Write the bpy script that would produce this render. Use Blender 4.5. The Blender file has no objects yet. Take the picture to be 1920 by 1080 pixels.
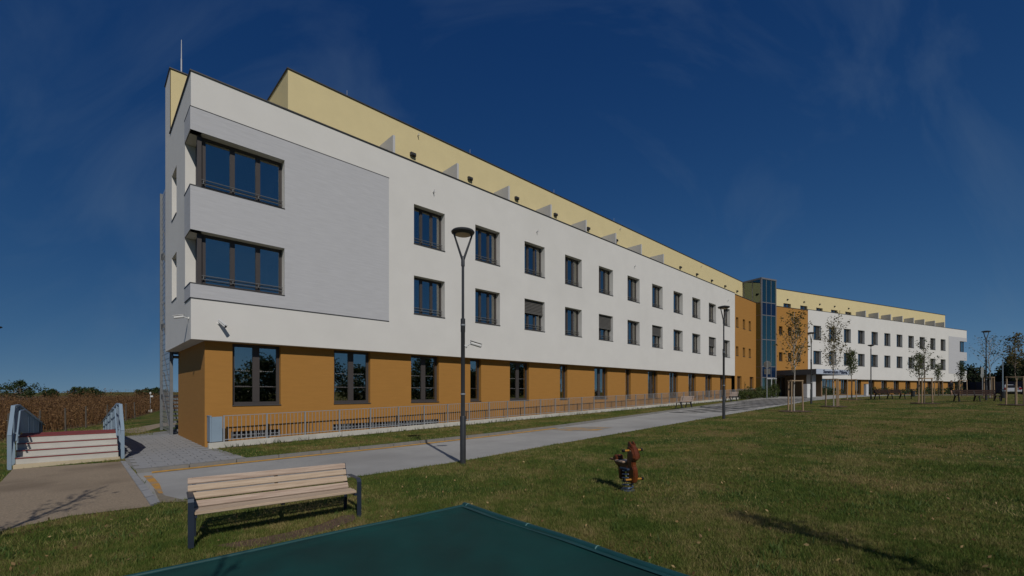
import bpy, bmesh, math, random
import numpy as np
from mathutils import Vector
random.seed(7); RNG = np.random.default_rng(11)
R = math.radians
scn = bpy.context.scene
COL = scn.collection

# ------------------------------------------------------------------ camera
FPX, CX, HY, CAMH = 834.0, 960.0, 735.0, 1.75          # focal length and horizon of the photograph in its pixels
cam_d = bpy.data.cameras.new('camera'); cam = bpy.data.objects.new('camera', cam_d); COL.objects.link(cam)
cam.location = (0, 0, CAMH); cam.rotation_euler = (R(90), 0, 0)
cam_d.sensor_width = 36; cam_d.lens = FPX / 1920 * 36; cam_d.shift_y = (HY - 540) / 1920
cam_d.clip_start = .05; cam_d.clip_end = 6000
scn.camera = cam
# ------------------------------------------------------------------ light
SUN_AZ, SUN_EL = R(157.7), R(39.0)                     # azimuth clockwise from +Y
sdir = Vector((math.sin(SUN_AZ) * math.cos(SUN_EL), math.cos(SUN_AZ) * math.cos(SUN_EL), math.sin(SUN_EL)))
sl = bpy.data.lights.new('sun', 'SUN'); so = bpy.data.objects.new('sun', sl); COL.objects.link(so)
so.rotation_euler = (-sdir).to_track_quat('-Z', 'Y').to_euler(); so.location = (30, -60, 60)
sl.energy = 2.55; sl.angle = R(.53); sl.color = (1, .95, .87)
w = bpy.data.worlds.new('World'); scn.world = w; w.use_nodes = True
nt = w.node_tree; nt.nodes.clear()
sky = nt.nodes.new('ShaderNodeTexSky'); sky.sky_type = 'NISHITA'; sky.sun_disc = False
sky.sun_elevation = SUN_EL; sky.sun_rotation = -SUN_AZ; sky.altitude = 300
sky.air_density = .6; sky.dust_density = 0; sky.ozone_density = 6
sep = nt.nodes.new('ShaderNodeSeparateColor'); cmb = nt.nodes.new('ShaderNodeCombineColor')      # deep polarised blue, one colour curve for the whole sky
for i_, (g_, k_) in enumerate(((1.66, .65), (1.1, .9), (.68, 1.6))):
    pw = nt.nodes.new('ShaderNodeMath'); pw.operation = 'POWER'; pw.inputs[1].default_value = g_; ml_ = nt.nodes.new('ShaderNodeMath'); ml_.operation = 'MULTIPLY'; ml_.inputs[1].default_value = k_
    nt.links.new(sep.outputs[i_], pw.inputs[0]); nt.links.new(pw.outputs[0], ml_.inputs[0]); nt.links.new(ml_.outputs[0], cmb.inputs[i_])
lift = nt.nodes.new('ShaderNodeVectorMath'); lift.operation = 'MULTIPLY_ADD'; lift.inputs[1].default_value = (1, 1, .9); lift.inputs[2].default_value = (0, 0, .085)
nrm = nt.nodes.new('ShaderNodeVectorMath'); nrm.operation = 'NORMALIZE'
# thin cirrus, the same all round the sky
tc = nt.nodes.new('ShaderNodeTexCoord'); mp = nt.nodes.new('ShaderNodeMapping')
mp.inputs['Scale'].default_value = (.8, 3.2, 1.5); mp.inputs['Rotation'].default_value = (.5, .55, -.75)
nz = nt.nodes.new('ShaderNodeTexNoise'); nz.inputs['Scale'].default_value = 2.0; nz.inputs['Detail'].default_value = 9; nz.inputs['Roughness'].default_value = .55; nz.inputs['Distortion'].default_value = 1.1
cr = nt.nodes.new('ShaderNodeValToRGB'); cr.color_ramp.elements[0].position = .5; cr.color_ramp.elements[1].position = .8
cr.color_ramp.elements[1].color = (.2, .2, .2, 1)
mxc = nt.nodes.new('ShaderNodeMixRGB'); mxc.inputs[2].default_value = (2.4, 3.6, 5.2, 1)
bg = nt.nodes.new('ShaderNodeBackground'); bg.inputs[1].default_value = .05
ow = nt.nodes.new('ShaderNodeOutputWorld')
L = nt.links.new
L(tc.outputs['Generated'], lift.inputs[0]); L(lift.outputs[0], nrm.inputs[0]); L(nrm.outputs[0], sky.inputs[0])
L(sky.outputs[0], sep.inputs[0])
L(tc.outputs['Generated'], mp.inputs[0]); L(mp.outputs[0], nz.inputs['Vector']); L(nz.outputs[0], cr.inputs[0])
L(cr.outputs[0], mxc.inputs[0]); L(cmb.outputs[0], mxc.inputs[1]); L(mxc.outputs[0], bg.inputs[0]); L(bg.outputs[0], ow.inputs[0])
scn.view_settings.view_transform = 'Standard'; scn.view_settings.look = 'None'
scn.view_settings.exposure = 0; scn.view_settings.gamma = 1; scn.view_settings.use_curve_mapping = False

# ------------------------------------------------------------------ frames and pixel helpers
def norm2(x, y):
    l = math.hypot(x, y); return (x / l, y / l)
class Frame:                                           # a wing's own axes: u along the facade, n into the building
    def __init__(s, vpx):
        s.U = norm2(vpx - CX, FPX); s.N = (-s.U[1], s.U[0]); s.a = math.atan2(s.U[1], s.U[0])
    def w(s, u, n, z=0): return Vector((s.U[0] * u + s.N[0] * n, s.U[1] * u + s.N[1] * n, z))
    def un(s, x, y): return (s.U[0] * x + s.U[1] * y, s.N[0] * x + s.N[1] * y)
    def pix(s, px, py, n):                             # pixel -> (u, z) on the upright plane at distance n
        dx = (px - CX) / FPX; d = n / (s.N[0] * dx + s.N[1])
        return ((s.U[0] * dx + s.U[1]) * d, CAMH + (HY - py) / FPX * d)
F1 = Frame(1831); F2 = Frame(2680)
SLOPE = .0232
def gzu(u): return SLOPE * min(60, max(-30, u))
def gz(x, y): return gzu(F1.un(x, y)[0])
def G(px, py):                                         # pixel -> (u, n) on the sloping ground
    dx = (px - CX) / FPX; dz = (HY - py) / FPX; ud = F1.U[0] * dx + F1.U[1]
    d = -CAMH / (dz - SLOPE * ud)
    if d < 0 or d * ud > 60: d = (SLOPE * 60 - CAMH) / dz
    return F1.un(dx * d, d)
def GW(px, py):
    u, n = G(px, py); return F1.w(u, n, gzu(u))
def at(px, d):                                         # pixel column at a depth, on the ground
    x = (px - CX) / FPX * d; return Vector((x, d, gz(x, d)))

# ------------------------------------------------------------------ materials
MATS = {}
def mat(name, col, rough=.8, var=.08, scale=6, bump=0, bscale=80, metal=0, spec=.3, stretch=None, col2=None, detail=6, ramp=(.3, .7), wear=None):
    if name in MATS: return MATS[name]
    m = bpy.data.materials.new(name); m.use_nodes = True; t = m.node_tree; b = t.nodes['Principled BSDF']
    b.inputs['Roughness'].default_value = rough; b.inputs['Metallic'].default_value = metal
    b.inputs['Specular IOR Level'].default_value = spec
    co = t.nodes.new('ShaderNodeTexCoord'); vec = co.outputs['Object']
    if stretch:
        mpn = t.nodes.new('ShaderNodeMapping'); mpn.inputs['Scale'].default_value = stretch
        t.links.new(vec, mpn.inputs[0]); vec = mpn.outputs[0]
    n = t.nodes.new('ShaderNodeTexNoise'); n.inputs['Scale'].default_value = scale; n.inputs['Detail'].default_value = detail; n.inputs['Roughness'].default_value = .62
    t.links.new(vec, n.inputs['Vector'])
    r = t.nodes.new('ShaderNodeValToRGB'); c2 = col2 or tuple(min(1, c * (1 + var)) for c in col); c1 = col if col2 else tuple(c * (1 - var) for c in col)
    r.color_ramp.elements[0].color = (*c1, 1); r.color_ramp.elements[1].color = (*c2, 1)
    r.color_ramp.elements[0].position, r.color_ramp.elements[1].position = ramp
    t.links.new(n.outputs[0], r.inputs[0]); out = r.outputs[0]
    if wear:                                           # (colour, scale, low, high): broad stains with a shape of their own
        n3 = t.nodes.new('ShaderNodeTexNoise'); n3.inputs['Scale'].default_value = wear[1]; n3.inputs['Detail'].default_value = 7
        t.links.new(co.outputs['Object'], n3.inputs['Vector'])
        r3 = t.nodes.new('ShaderNodeValToRGB'); r3.color_ramp.elements[0].position = wear[2]; r3.color_ramp.elements[1].position = wear[3]
        t.links.new(n3.outputs[0], r3.inputs[0])
        mx = t.nodes.new('ShaderNodeMixRGB'); mx.inputs[2].default_value = (*wear[0], 1)
        t.links.new(r3.outputs[0], mx.inputs[0]); t.links.new(out, mx.inputs[1]); out = mx.outputs[0]
    t.links.new(out, b.inputs['Base Color'])
    if bump:
        n2 = t.nodes.new('ShaderNodeTexNoise'); n2.inputs['Scale'].default_value = bscale; n2.inputs['Detail'].default_value = 4
        t.links.new(vec, n2.inputs['Vector'])
        bp = t.nodes.new('ShaderNodeBump'); bp.inputs['Strength'].default_value = bump; bp.inputs['Distance'].default_value = .01
        t.links.new(n2.outputs[0], bp.inputs['Height']); t.links.new(bp.outputs[0], b.inputs['Normal'])
    MATS[name] = m; return m
def glass(name, tint, base=.25, gcol=(.9, .95, 1)):
    if name in MATS: return MATS[name]
    m = bpy.data.materials.new(name); m.use_nodes = True; t = m.node_tree; t.nodes.clear()
    o = t.nodes.new('ShaderNodeOutputMaterial'); mx = t.nodes.new('ShaderNodeMixShader'); tr = t.nodes.new('ShaderNodeBsdfTransparent'); gl = t.nodes.new('ShaderNodeBsdfGlossy')
    tr.inputs[0].default_value = (*tint, 1); gl.inputs[0].default_value = (*gcol, 1); gl.inputs['Roughness'].default_value = .015
    fr = t.nodes.new('ShaderNodeFresnel'); fr.inputs[0].default_value = 1.55
    ma = t.nodes.new('ShaderNodeMath'); ma.operation = 'MULTIPLY_ADD'; ma.inputs[1].default_value = 1 - base; ma.inputs[2].default_value = base
    nb = t.nodes.new('ShaderNodeTexNoise'); nb.inputs['Scale'].default_value = .9; co = t.nodes.new('ShaderNodeTexCoord')
    bp = t.nodes.new('ShaderNodeBump'); bp.inputs['Strength'].default_value = .03; bp.inputs['Distance'].default_value = .05
    L = t.links.new; L(co.outputs['Object'], nb.inputs['Vector']); L(nb.outputs[0], bp.inputs['Height']); L(bp.outputs[0], gl.inputs['Normal'])
    L(fr.outputs[0], ma.inputs[0]); L(ma.outputs[0], mx.inputs[0]); L(tr.outputs[0], mx.inputs[1]); L(gl.outputs[0], mx.inputs[2]); L(mx.outputs[0], o.inputs[0])
    MATS[name] = m; return m
M_white = mat('white_plaster', (.66, .645, .615), .9, .025, 1.3, .25, 90, wear=((.61, .595, .565), .35, .5, .85))
M_grey = mat('grey_combed_plaster', (.475, .477, .495), .85, .07, 2.2, .5, 14, stretch=(.8, .8, 9))
M_orange = mat('orange_plaster', (.375, .183, .043), .88, .05, 1.6, .4, 16, stretch=(1, 1, 7))
M_yellow = mat('yellow_plaster', (.665, .56, .31), .9, .035, 1.2, .25, 80)
M_fin = mat('grey_fin_plaster', (.5, .5, .51), .85, .03, 2)
M_frame = mat('window_frame', (.062, .054, .052), .45, .06, 8)
M_dark = mat('dark_metal', (.045, .045, .048), .5, .1, 8)
M_coping = mat('coping_metal', (.085, .082, .08), .45, .1, 6, metal=.4)
M_sill = mat('sill_metal', (.10, .095, .095), .4, .06, 8, metal=.3)
M_glass = glass('window_glass', (.58, .6, .6), .42, (1, .97, .86))
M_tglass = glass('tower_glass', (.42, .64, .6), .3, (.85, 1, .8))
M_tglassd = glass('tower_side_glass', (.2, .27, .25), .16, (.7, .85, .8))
M_spandrel = mat('blue_spandrel', (.006, .018, .05), .15, .05, 2, spec=.45)
M_mull = mat('grey_mullion', (.2, .2, .21), .45, .06, 6, metal=.3)
M_inner = mat('interior_wall', (.48, .47, .44), .95, .04, 2)
M_curtain = mat('curtain', (.62, .63, .62), .95, .06, 12, stretch=(8, 1, .3))
M_blind = mat('slatted_blind', (.105, .1, .092), .55, .1, 3)
M_lamp = mat('lamp_grey', (.055, .058, .064), .42, .1, 5, metal=.35)
M_lens = mat('lamp_lens', (.42, .33, .22), .35, .06, 10)
M_zinc = mat('galvanised', (.34, .36, .385), .5, .12, 10, metal=.35)
M_steel = mat('grey_steel', (.19, .2, .21), .55, .12, 8, metal=.3)
M_guard = mat('guard_grey', (.16, .165, .17), .5, .08, 8, metal=.3)
M_conc = mat('pale_concrete', (.50, .485, .435), .9, .08, 3, .3, 60, wear=((.33, .32, .28), 1.2, .5, .75))
M_kerb = mat('kerb_concrete', (.2, .193, .18), .92, .12, 7, .4, 90)
M_asph = mat('asphalt', (.34, .335, .322), .95, .10, 1.0, .6, 150, wear=((.27, .265, .255), .3, .46, .68))
M_slab = mat('paving_slab', (.285, .286, .29), .93, .10, 5, .4, 120)
M_slab2 = mat('paving_slab_dark', (.265, .267, .272), .93, .10, 5, .4, 120)
M_tileL = mat('tile_light', (.37, .36, .345), .93, .1, 5)
M_tileD = mat('tile_dark', (.125, .123, .12), .93, .1, 5)
M_gravel = mat('sandy_gravel', (.30, .235, .165), .97, .32, 45, .9, 120, wear=((.19, .145, .10), .55, .5, .72))
M_dirt = mat('dirt', (.09, .062, .042), .97, .25, 9, .8, 60)
M_yline = mat('yellow_paint', (.46, .24, .05), .85, .2, 9, wear=((.25, .22, .18), 2.2, .42, .62))
M_navy = mat('navy_steel', (.03, .042, .065), .4, .08, 6, metal=.3)
M_wood = mat('pale_wood', (.41, .305, .215), .75, .16, 3, .4, 30, stretch=(.8, 14, 14), col2=(.56, .44, .325), ramp=(.35, .65))
M_wood2 = mat('pale_wood_pink', (.36, .26, .2), .75, .16, 3, .4, 30, stretch=(.6, 16, 16), col2=(.52, .41, .325), ramp=(.4, .6))
M_woodp = mat('pinkish_wood', (.39, .30, .25), .75, .1, 3, stretch=(1, 10, 10), col2=(.47, .38, .33))
M_woodd = mat('dark_brown_wood', (.022, .011, .008), .7, .16, 4, stretch=(1, 12, 12), col2=(.036, .018, .013), spec=.15)
M_pole = mat('stake_wood', (.33, .235, .15), .85, .15, 6, .4, 30, stretch=(6, 6, 1))
M_tarp = mat('teal_tarp', (.008, .054, .05), .75, .14, 1.6, .5, 260, spec=.15, wear=((.011, .036, .034), 1.1, .4, .7))
M_tarpe = mat('teal_tarp_hem', (.006, .055, .06), .6, .12, 5, .2, 120, spec=.4)
M_thread = mat('hem_thread', (.16, .3, .28), .7)
M_rail = mat('pale_blue_paint', (.235, .31, .385), .5, .05, 4)
M_red = mat('red_rubber', (.22, .05, .045), .8, .12, 8)
M_cream = mat('cream_riser', (.49, .475, .435), .85, .06, 4)
M_creamb = mat('cream_base', (.5, .42, .29), .9, .06, 4)
M_horse = mat('varnished_wood', (.085, .022, .008), .28, .2, 4, stretch=(1, 1, 7), col2=(.15, .043, .013), spec=.6)
M_horsey = mat('orange_peg', (.42, .19, .035), .4, .1, 6)
M_seatw = mat('seat_top', (.46, .33, .24), .5, .1, 6)
M_spring = mat('blue_spring', (.055, .085, .14), .35, .08, 6, metal=.3)
M_black = mat('black_rubber', (.012, .012, .014), .5, .1, 6)
M_cctv = mat('white_plastic', (.62, .62, .61), .4, .03, 6)
M_bark = mat('young_bark', (.16, .13, .10), .9, .25, 9, .5, 40, stretch=(3, 3, .8))
M_barkp = mat('pale_bark', (.36, .33, .29), .85, .2, 9, .4, 40)
M_sign = mat('brushed_sign', (.44, .49, .58), .4, .05, 3, stretch=(1, 1, 12))
M_text = mat('navy_letters', (.012, .018, .05), .5)
M_back = mat('sign_back', (.30, .31, .29), .55, .06, 6, metal=.3)
M_brown = mat('brown_wall', (.2, .13, .075), .9, .06, 3)
def leafmat(name, a, b, trans=.35):
    m = bpy.data.materials.new(name); m.use_nodes = True; t = m.node_tree; bs = t.nodes['Principled BSDF']
    oi = t.nodes.new('ShaderNodeNewGeometry'); r = t.nodes.new('ShaderNodeValToRGB')
    r.color_ramp.elements[0].color = (*a, 1); r.color_ramp.elements[1].color = (*b, 1)
    t.links.new(oi.outputs['Random Per Island'], r.inputs[0]); t.links.new(r.outputs[0], bs.inputs['Base Color'])
    bs.inputs['Roughness'].default_value = .6; bs.inputs['Specular IOR Level'].default_value = .25
    tl = t.nodes.new('ShaderNodeBsdfTranslucent'); t.links.new(r.outputs[0], tl.inputs[0])
    mx = t.nodes.new('ShaderNodeMixShader'); mx.inputs[0].default_value = trans
    o = t.nodes['Material Output']; t.links.new(bs.outputs[0], mx.inputs[1]); t.links.new(tl.outputs[0], mx.inputs[2]); t.links.new(mx.outputs[0], o.inputs[0])
    return m
M_leaf = leafmat('leaf_green', (.045, .07, .02), (.11, .14, .04))
M_leafy = leafmat('leaf_autumn', (.05, .06, .014), (.17, .12, .03))
M_leafd = leafmat('leaf_dark', (.010, .020, .009), (.032, .048, .018), .2)
M_leafm = leafmat('leaf_field', (.025, .045, .014), (.06, .085, .028), .25)
M_dry = leafmat('dry_weed', (.075, .033, .017), (.27, .155, .062), .3)
def lawn_mat():
    m = bpy.data.materials.new('lawn'); m.use_nodes = True; t = m.node_tree; b = t.nodes['Principled BSDF']; L = t.links.new
    co = t.nodes.new('ShaderNodeTexCoord')
    def noise(sc, det=6):
        n = t.nodes.new('ShaderNodeTexNoise'); n.inputs['Scale'].default_value = sc; n.inputs['Detail'].default_value = det; n.inputs['Roughness'].default_value = .65
        L(co.outputs['Object'], n.inputs['Vector']); return n
    def ramp(n, stops):
        r = t.nodes.new('ShaderNodeValToRGB'); e = r.color_ramp.elements
        e[0].position, e[0].color = stops[0][0], (*stops[0][1], 1); e[1].position, e[1].color = stops[-1][0], (*stops[-1][1], 1)
        for p, c in stops[1:-1]:
            k = e.new(p); k.color = (*c, 1)
        L(n.outputs[0], r.inputs[0]); return r
    a = ramp(noise(.55), [(.39, (.066, .105, .02)), (.5, (.13, .135, .034)), (.61, (.22, .165, .066))])
    c = ramp(noise(38, 4), [(.3, (.35, .35, .35)), (.7, (1.35, 1.35, 1.35))])
    f = ramp(noise(5, 5), [(.35, (.72, .76, .7)), (.65, (1.2, 1.12, 1.05))])
    m1 = t.nodes.new('ShaderNodeMixRGB'); m1.blend_type = 'MULTIPLY'; m1.inputs[0].default_value = 1; L(a.outputs[0], m1.inputs[1]); L(c.outputs[0], m1.inputs[2])
    m2 = t.nodes.new('ShaderNodeMixRGB'); m2.blend_type = 'MULTIPLY'; m2.inputs[0].default_value = 1; L(m1.outputs[0], m2.inputs[1]); L(f.outputs[0], m2.inputs[2])
    L(m2.outputs[0], b.inputs['Base Color']); b.inputs['Roughness'].default_value = .95; b.inputs['Specular IOR Level'].default_value = .1
    bp = t.nodes.new('ShaderNodeBump'); bp.inputs['Strength'].default_value = .9; bp.inputs['Distance'].default_value = .03
    L(noise(55, 4).outputs[0], bp.inputs['Height']); L(bp.outputs[0], b.inputs['Normal'])
    return m
M_lawn = lawn_mat()
def blade_mat():
    m = bpy.data.materials.new('grass_blades'); m.use_nodes = True; t = m.node_tree; b = t.nodes['Principled BSDF']; L = t.links.new
    co = t.nodes.new('ShaderNodeTexCoord'); n = t.nodes.new('ShaderNodeTexNoise'); n.inputs['Scale'].default_value = .55; n.inputs['Detail'].default_value = 6; n.inputs['Roughness'].default_value = .65
    L(co.outputs['Object'], n.inputs['Vector']); g = t.nodes.new('ShaderNodeNewGeometry')
    ad = t.nodes.new('ShaderNodeMath'); ad.operation = 'MULTIPLY_ADD'; ad.inputs[1].default_value = .34; L(g.outputs['Random Per Island'], ad.inputs[0])
    n9 = t.nodes.new('ShaderNodeTexNoise'); n9.inputs['Scale'].default_value = 4.2; n9.inputs['Detail'].default_value = 4; L(co.outputs['Object'], n9.inputs['Vector'])
    mm = t.nodes.new('ShaderNodeMath'); mm.operation = 'MULTIPLY_ADD'; mm.inputs[1].default_value = .75; L(n9.outputs[0], mm.inputs[0])
    m8 = t.nodes.new('ShaderNodeMath'); m8.operation = 'MULTIPLY_ADD'; m8.inputs[1].default_value = 1.6; m8.inputs[2].default_value = -.3; L(n.outputs[0], m8.inputs[0]); L(m8.outputs[0], mm.inputs[2])
    sb = t.nodes.new('ShaderNodeMath'); sb.operation = 'SUBTRACT'; sb.inputs[1].default_value = .17 + .375; L(mm.outputs[0], sb.inputs[0]); L(sb.outputs[0], ad.inputs[2])
    r = t.nodes.new('ShaderNodeValToRGB'); e = r.color_ramp.elements
    e[0].position, e[0].color = .34, (.085, .135, .024, 1); e[1].position, e[1].color = .74, (.33, .265, .115, 1)
    k = e.new(.5); k.color = (.165, .192, .044, 1)
    L(ad.outputs[0], r.inputs[0]); L(r.outputs[0], b.inputs['Base Color']); b.inputs['Roughness'].default_value = .7; b.inputs['Specular IOR Level'].default_value = .2
    tl = t.nodes.new('ShaderNodeBsdfTranslucent'); L(r.outputs[0], tl.inputs[0]); mx = t.nodes.new('ShaderNodeMixShader'); mx.inputs[0].default_value = .3
    o = t.nodes['Material Output']; L(b.outputs[0], mx.inputs[1]); L(tl.outputs[0], mx.inputs[2]); L(mx.outputs[0], o.inputs[0]); return m
M_blade = blade_mat()

# ------------------------------------------------------------------ object helpers
def tag(o, label=None, cat=None, group=None, kind=None):
    if label: o['label'] = label
    if cat: o['category'] = cat
    if group: o['group'] = group
    if kind: o['kind'] = kind
    return o
def empty(name, loc, rz=0, **k):
    o = bpy.data.objects.new(name, None); COL.objects.link(o); o.location = loc; o.rotation_euler = (0, 0, rz); o.empty_display_size = .3
    return tag(o, **k)
def link(name, me, parent=None, loc=(0, 0, 0), rz=0, **k):
    o = bpy.data.objects.new(name, me); COL.objects.link(o); o.location = loc; o.rotation_euler = (0, 0, rz)
    if parent: o.parent = parent
    return tag(o, **k)
def copy_tree(o, parent=None):
    c = o.copy(); COL.objects.link(c); c.parent = parent
    for ch in o.children: copy_tree(ch, c)
    return c
class MB:
    def __init__(s): s.v = []; s.f = []
    def add(s, vs, fs):
        k = len(s.v); s.v += [tuple(v) for v in vs]; s.f += [tuple(i + k for i in f) for f in fs]; return s
    def box(s, x0, x1, y0, y1, z0, z1):
        return s.add([(x0, y0, z0), (x1, y0, z0), (x1, y1, z0), (x0, y1, z0), (x0, y0, z1), (x1, y0, z1), (x1, y1, z1), (x0, y1, z1)],
                     [(3, 2, 1, 0), (4, 5, 6, 7), (0, 1, 5, 4), (1, 2, 6, 5), (2, 3, 7, 6), (3, 0, 4, 7)])
    def quad(s, a, b, c, d): return s.add([a, b, c, d], [(0, 1, 2, 3)])
    def prism(s, poly, z0, z1):                        # poly of (x, y)
        n = len(poly)
        return s.add([(x, y, z0) for x, y in poly] + [(x, y, z1) for x, y in poly],
                     [tuple(range(n))[::-1], tuple(range(n, 2 * n))] + [(i, (i + 1) % n, n + (i + 1) % n, n + i) for i in range(n)])
    def plate(s, prof, x0, x1):                        # prof of (y, z) extruded along x
        n = len(prof)
        return s.add([(x0, y, z) for y, z in prof] + [(x1, y, z) for y, z in prof],
                     [tuple(range(n)), tuple(range(n, 2 * n))[::-1]] + [(i, n + i, n + (i + 1) % n, (i + 1) % n) for i in range(n)])
    def tube(s, p0, p1, r0, r1=None, n=8, cap=True):
        r1 = r0 if r1 is None else r1; p0 = Vector(p0); p1 = Vector(p1); d = (p1 - p0)
        if d.length < 1e-6: return s
        q = d.to_track_quat('Z', 'Y'); vs = []
        for p, r in ((p0, r0), (p1, r1)):
            for i in range(n):
                a = 2 * math.pi * i / n; vs.append(p + q @ Vector((r * math.cos(a), r * math.sin(a), 0)))
        fs = [(i, (i + 1) % n, n + (i + 1) % n, n + i) for i in range(n)]
        if cap: fs += [tuple(range(n))[::-1], tuple(range(n, 2 * n))]
        return s.add(vs, fs)
    def lathe(s, prof, n=24, c=(0, 0)):                # prof of (r, z)
        vs = [(c[0] + r * math.cos(2 * math.pi * i / n), c[1] + r * math.sin(2 * math.pi * i / n), z) for r, z in prof for i in range(n)]
        fs = [(k * n + i, k * n + (i + 1) % n, (k + 1) * n + (i + 1) % n, (k + 1) * n + i) for k in range(len(prof) - 1) for i in range(n)]
        fs += [tuple(range(n))[::-1], tuple(range((len(prof) - 1) * n, len(prof) * n))]
        return s.add(vs, fs)
    def bar(s, p0, p1, wx, wz):                        # flat bar between two points, wx across, wz thick
        p0 = Vector(p0); p1 = Vector(p1); d = (p1 - p0).normalized(); x = d.cross(Vector((0, 0, 1)))
        x = Vector((1, 0, 0)) if x.length < 1e-4 else x.normalized(); zz = x.cross(d)
        vs = [p + x * a * wx / 2 + zz * b * wz / 2 for p in (p0, p1) for a, b in ((-1, -1), (1, -1), (1, 1), (-1, 1))]
        return s.add(vs, [(3, 2, 1, 0), (4, 5, 6, 7), (0, 1, 5, 4), (1, 2, 6, 5), (2, 3, 7, 6), (3, 0, 4, 7)])
    def mesh(s, name, m, smooth=False, bevel=0):
        me = bpy.data.meshes.new(name); me.from_pydata(s.v, [], s.f)
        bm = bmesh.new(); bm.from_mesh(me)
        bmesh.ops.recalc_face_normals(bm, faces=bm.faces)
        if bevel: bmesh.ops.bevel(bm, geom=list(bm.edges), offset=bevel, segments=2, affect='EDGES', clamp_overlap=True)
        bm.to_mesh(me); bm.free()
        me.materials.append(m)
        if smooth:
            me.polygons.foreach_set('use_smooth', [True] * len(me.polygons))
            me.set_sharp_from_angle(angle=R(40))
        me.update(); return me
    def build(s, name, m, parent=None, loc=(0, 0, 0), rz=0, smooth=False, bevel=0, **k):
        return link(name, s.mesh(name, m, smooth, bevel), parent, loc, rz, **k)
def soup(name, verts, faces_n, m):                     # numpy triangles / quads -> mesh
    me = bpy.data.meshes.new(name); nv = len(verts); nf = nv // faces_n
    me.vertices.add(nv); me.vertices.foreach_set('co', np.ascontiguousarray(verts, dtype=np.float32).ravel())
    me.loops.add(nv); me.loops.foreach_set('vertex_index', np.arange(nv, dtype=np.int32))
    me.polygons.add(nf); me.polygons.foreach_set('loop_start', np.arange(0, nv, faces_n, dtype=np.int32))
    me.update(calc_edges=True); me.materials.append(m); return me
def sheet(name, poly, dz, m, kind='structure', parent=None, thick=0, **k):   # a sheet of (u, n) outline lying on the sloping ground
    bm = bmesh.new(); f = bm.faces.new([bm.verts.new((u, n, 0)) for u, n in poly])
    for uk in (-30, 60):
        bmesh.ops.bisect_plane(bm, geom=list(bm.verts) + list(bm.edges) + list(bm.faces), plane_co=(uk, 0, 0), plane_no=(1, 0, 0))
    for v in bm.verts: v.co.z = gzu(v.co.x) + dz
    bmesh.ops.recalc_face_normals(bm, faces=bm.faces)
    if sum(f.normal.z for f in bm.faces) < 0: bmesh.ops.reverse_faces(bm, faces=bm.faces)
    bmesh.ops.triangulate(bm, faces=bm.faces)
    if thick:
        r = bmesh.ops.extrude_face_region(bm, geom=list(bm.faces))
        for v in [e for e in r['geom'] if isinstance(e, bmesh.types.BMVert)]: v.co.z += thick
        bmesh.ops.recalc_face_normals(bm, faces=bm.faces)
    me = bpy.data.meshes.new(name); bm.to_mesh(me); bm.free(); me.materials.append(m)
    return link(name, me, parent, (0, 0, 0), F1.a if not parent else 0, kind=kind, **k)
def inpoly(x, y, poly):
    r = np.zeros(x.shape, bool); n = len(poly)
    for i in range(n):
        x1, y1 = poly[i]; x2, y2 = poly[(i + 1) % n]
        c = ((y1 > y) != (y2 > y)) & (x < (x2 - x1) * (y - y1) / (y2 - y1 + 1e-12) + x1); r ^= c
    return r

# ================================================================== GROUND
nW, nO = 15.94, 16.26
sheet('lawn', [(-1800, -1800), (1800, -1800), (1800, 1800), (-1800, 1800)], 0, M_lawn)
ROAD_NEAR = [G(300, 943), (3.2, 8.45), (6.14, 8.25), (11.8, 8.55), (23.1, 8.97), (37.8, 9.4), (44, 9.6)]
KERB = [G(256, 888), (3.5, 12.12), (6.49, 11.78), (10, 11.62), (13.42, 11.6), (17.5, 11.95), (22.4, 12.35), (34, 13.3), (48.0, 14.5)]
road_poly = ROAD_NEAR + [(52, 8.6), (58, 6.8), (66, 4.0), (84, -3), (86, 0.5), (66, 8.8), (56.5, 12.6), (53, 15.4), (50.4, 15.2)] + KERB[::-1]
sheet('road', road_poly, .004, M_asph)
path_poly = [G(283, 950), G(130, 968), G(0, 997), (-6.5, 10.6), G(-60, 925), G(0, 905), G(24, 880), G(222, 866), G(226, 865)]
sheet('gravel_path', path_poly, .005, M_gravel)
fore = sheet('forecourt', [G(258, 886), G(234, 866), (.72, 14.8), (.78, 22.6), (3.4, 25.2), (4.6, 24.5), (2.8, 22.2), (2.8, 15.6), G(478, 863)], .003, mat('joint_sand', (.225, .22, .21), .97, .15, 20))
# paving slabs of the forecourt
slab_m = [MB().box(-.149, .149, -.149, .149, 0, .012).mesh('slab', M_slab, bevel=.003), MB().box(-.149, .149, -.149, .149, 0, .012).mesh('slab', M_slab2, bevel=.003)]
fp = [G(258, 886), G(234, 866), (.72, 14.8), (.78, 22.6), (2.58, 22.6), (2.58, 15.75), G(478, 863)]
cnt = 0
for i in range(40):
    for j in range(60):
        u = -1.2 + i * .305 + (j % 2) * .1; n = 12.0 + j * .305 - .0 * i
        c = np.array([(u + a * .1, n + b * .1) for a in (-1, 1) for b in (-1, 1)])
        if inpoly(c[:, 0], c[:, 1], fp).all() and cnt < 300:
            o = link('slab', slab_m[0 if random.random() < .72 else 1], fore, (u, n, gzu(u) + .003 + random.uniform(0, .003))); cnt += 1
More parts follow.
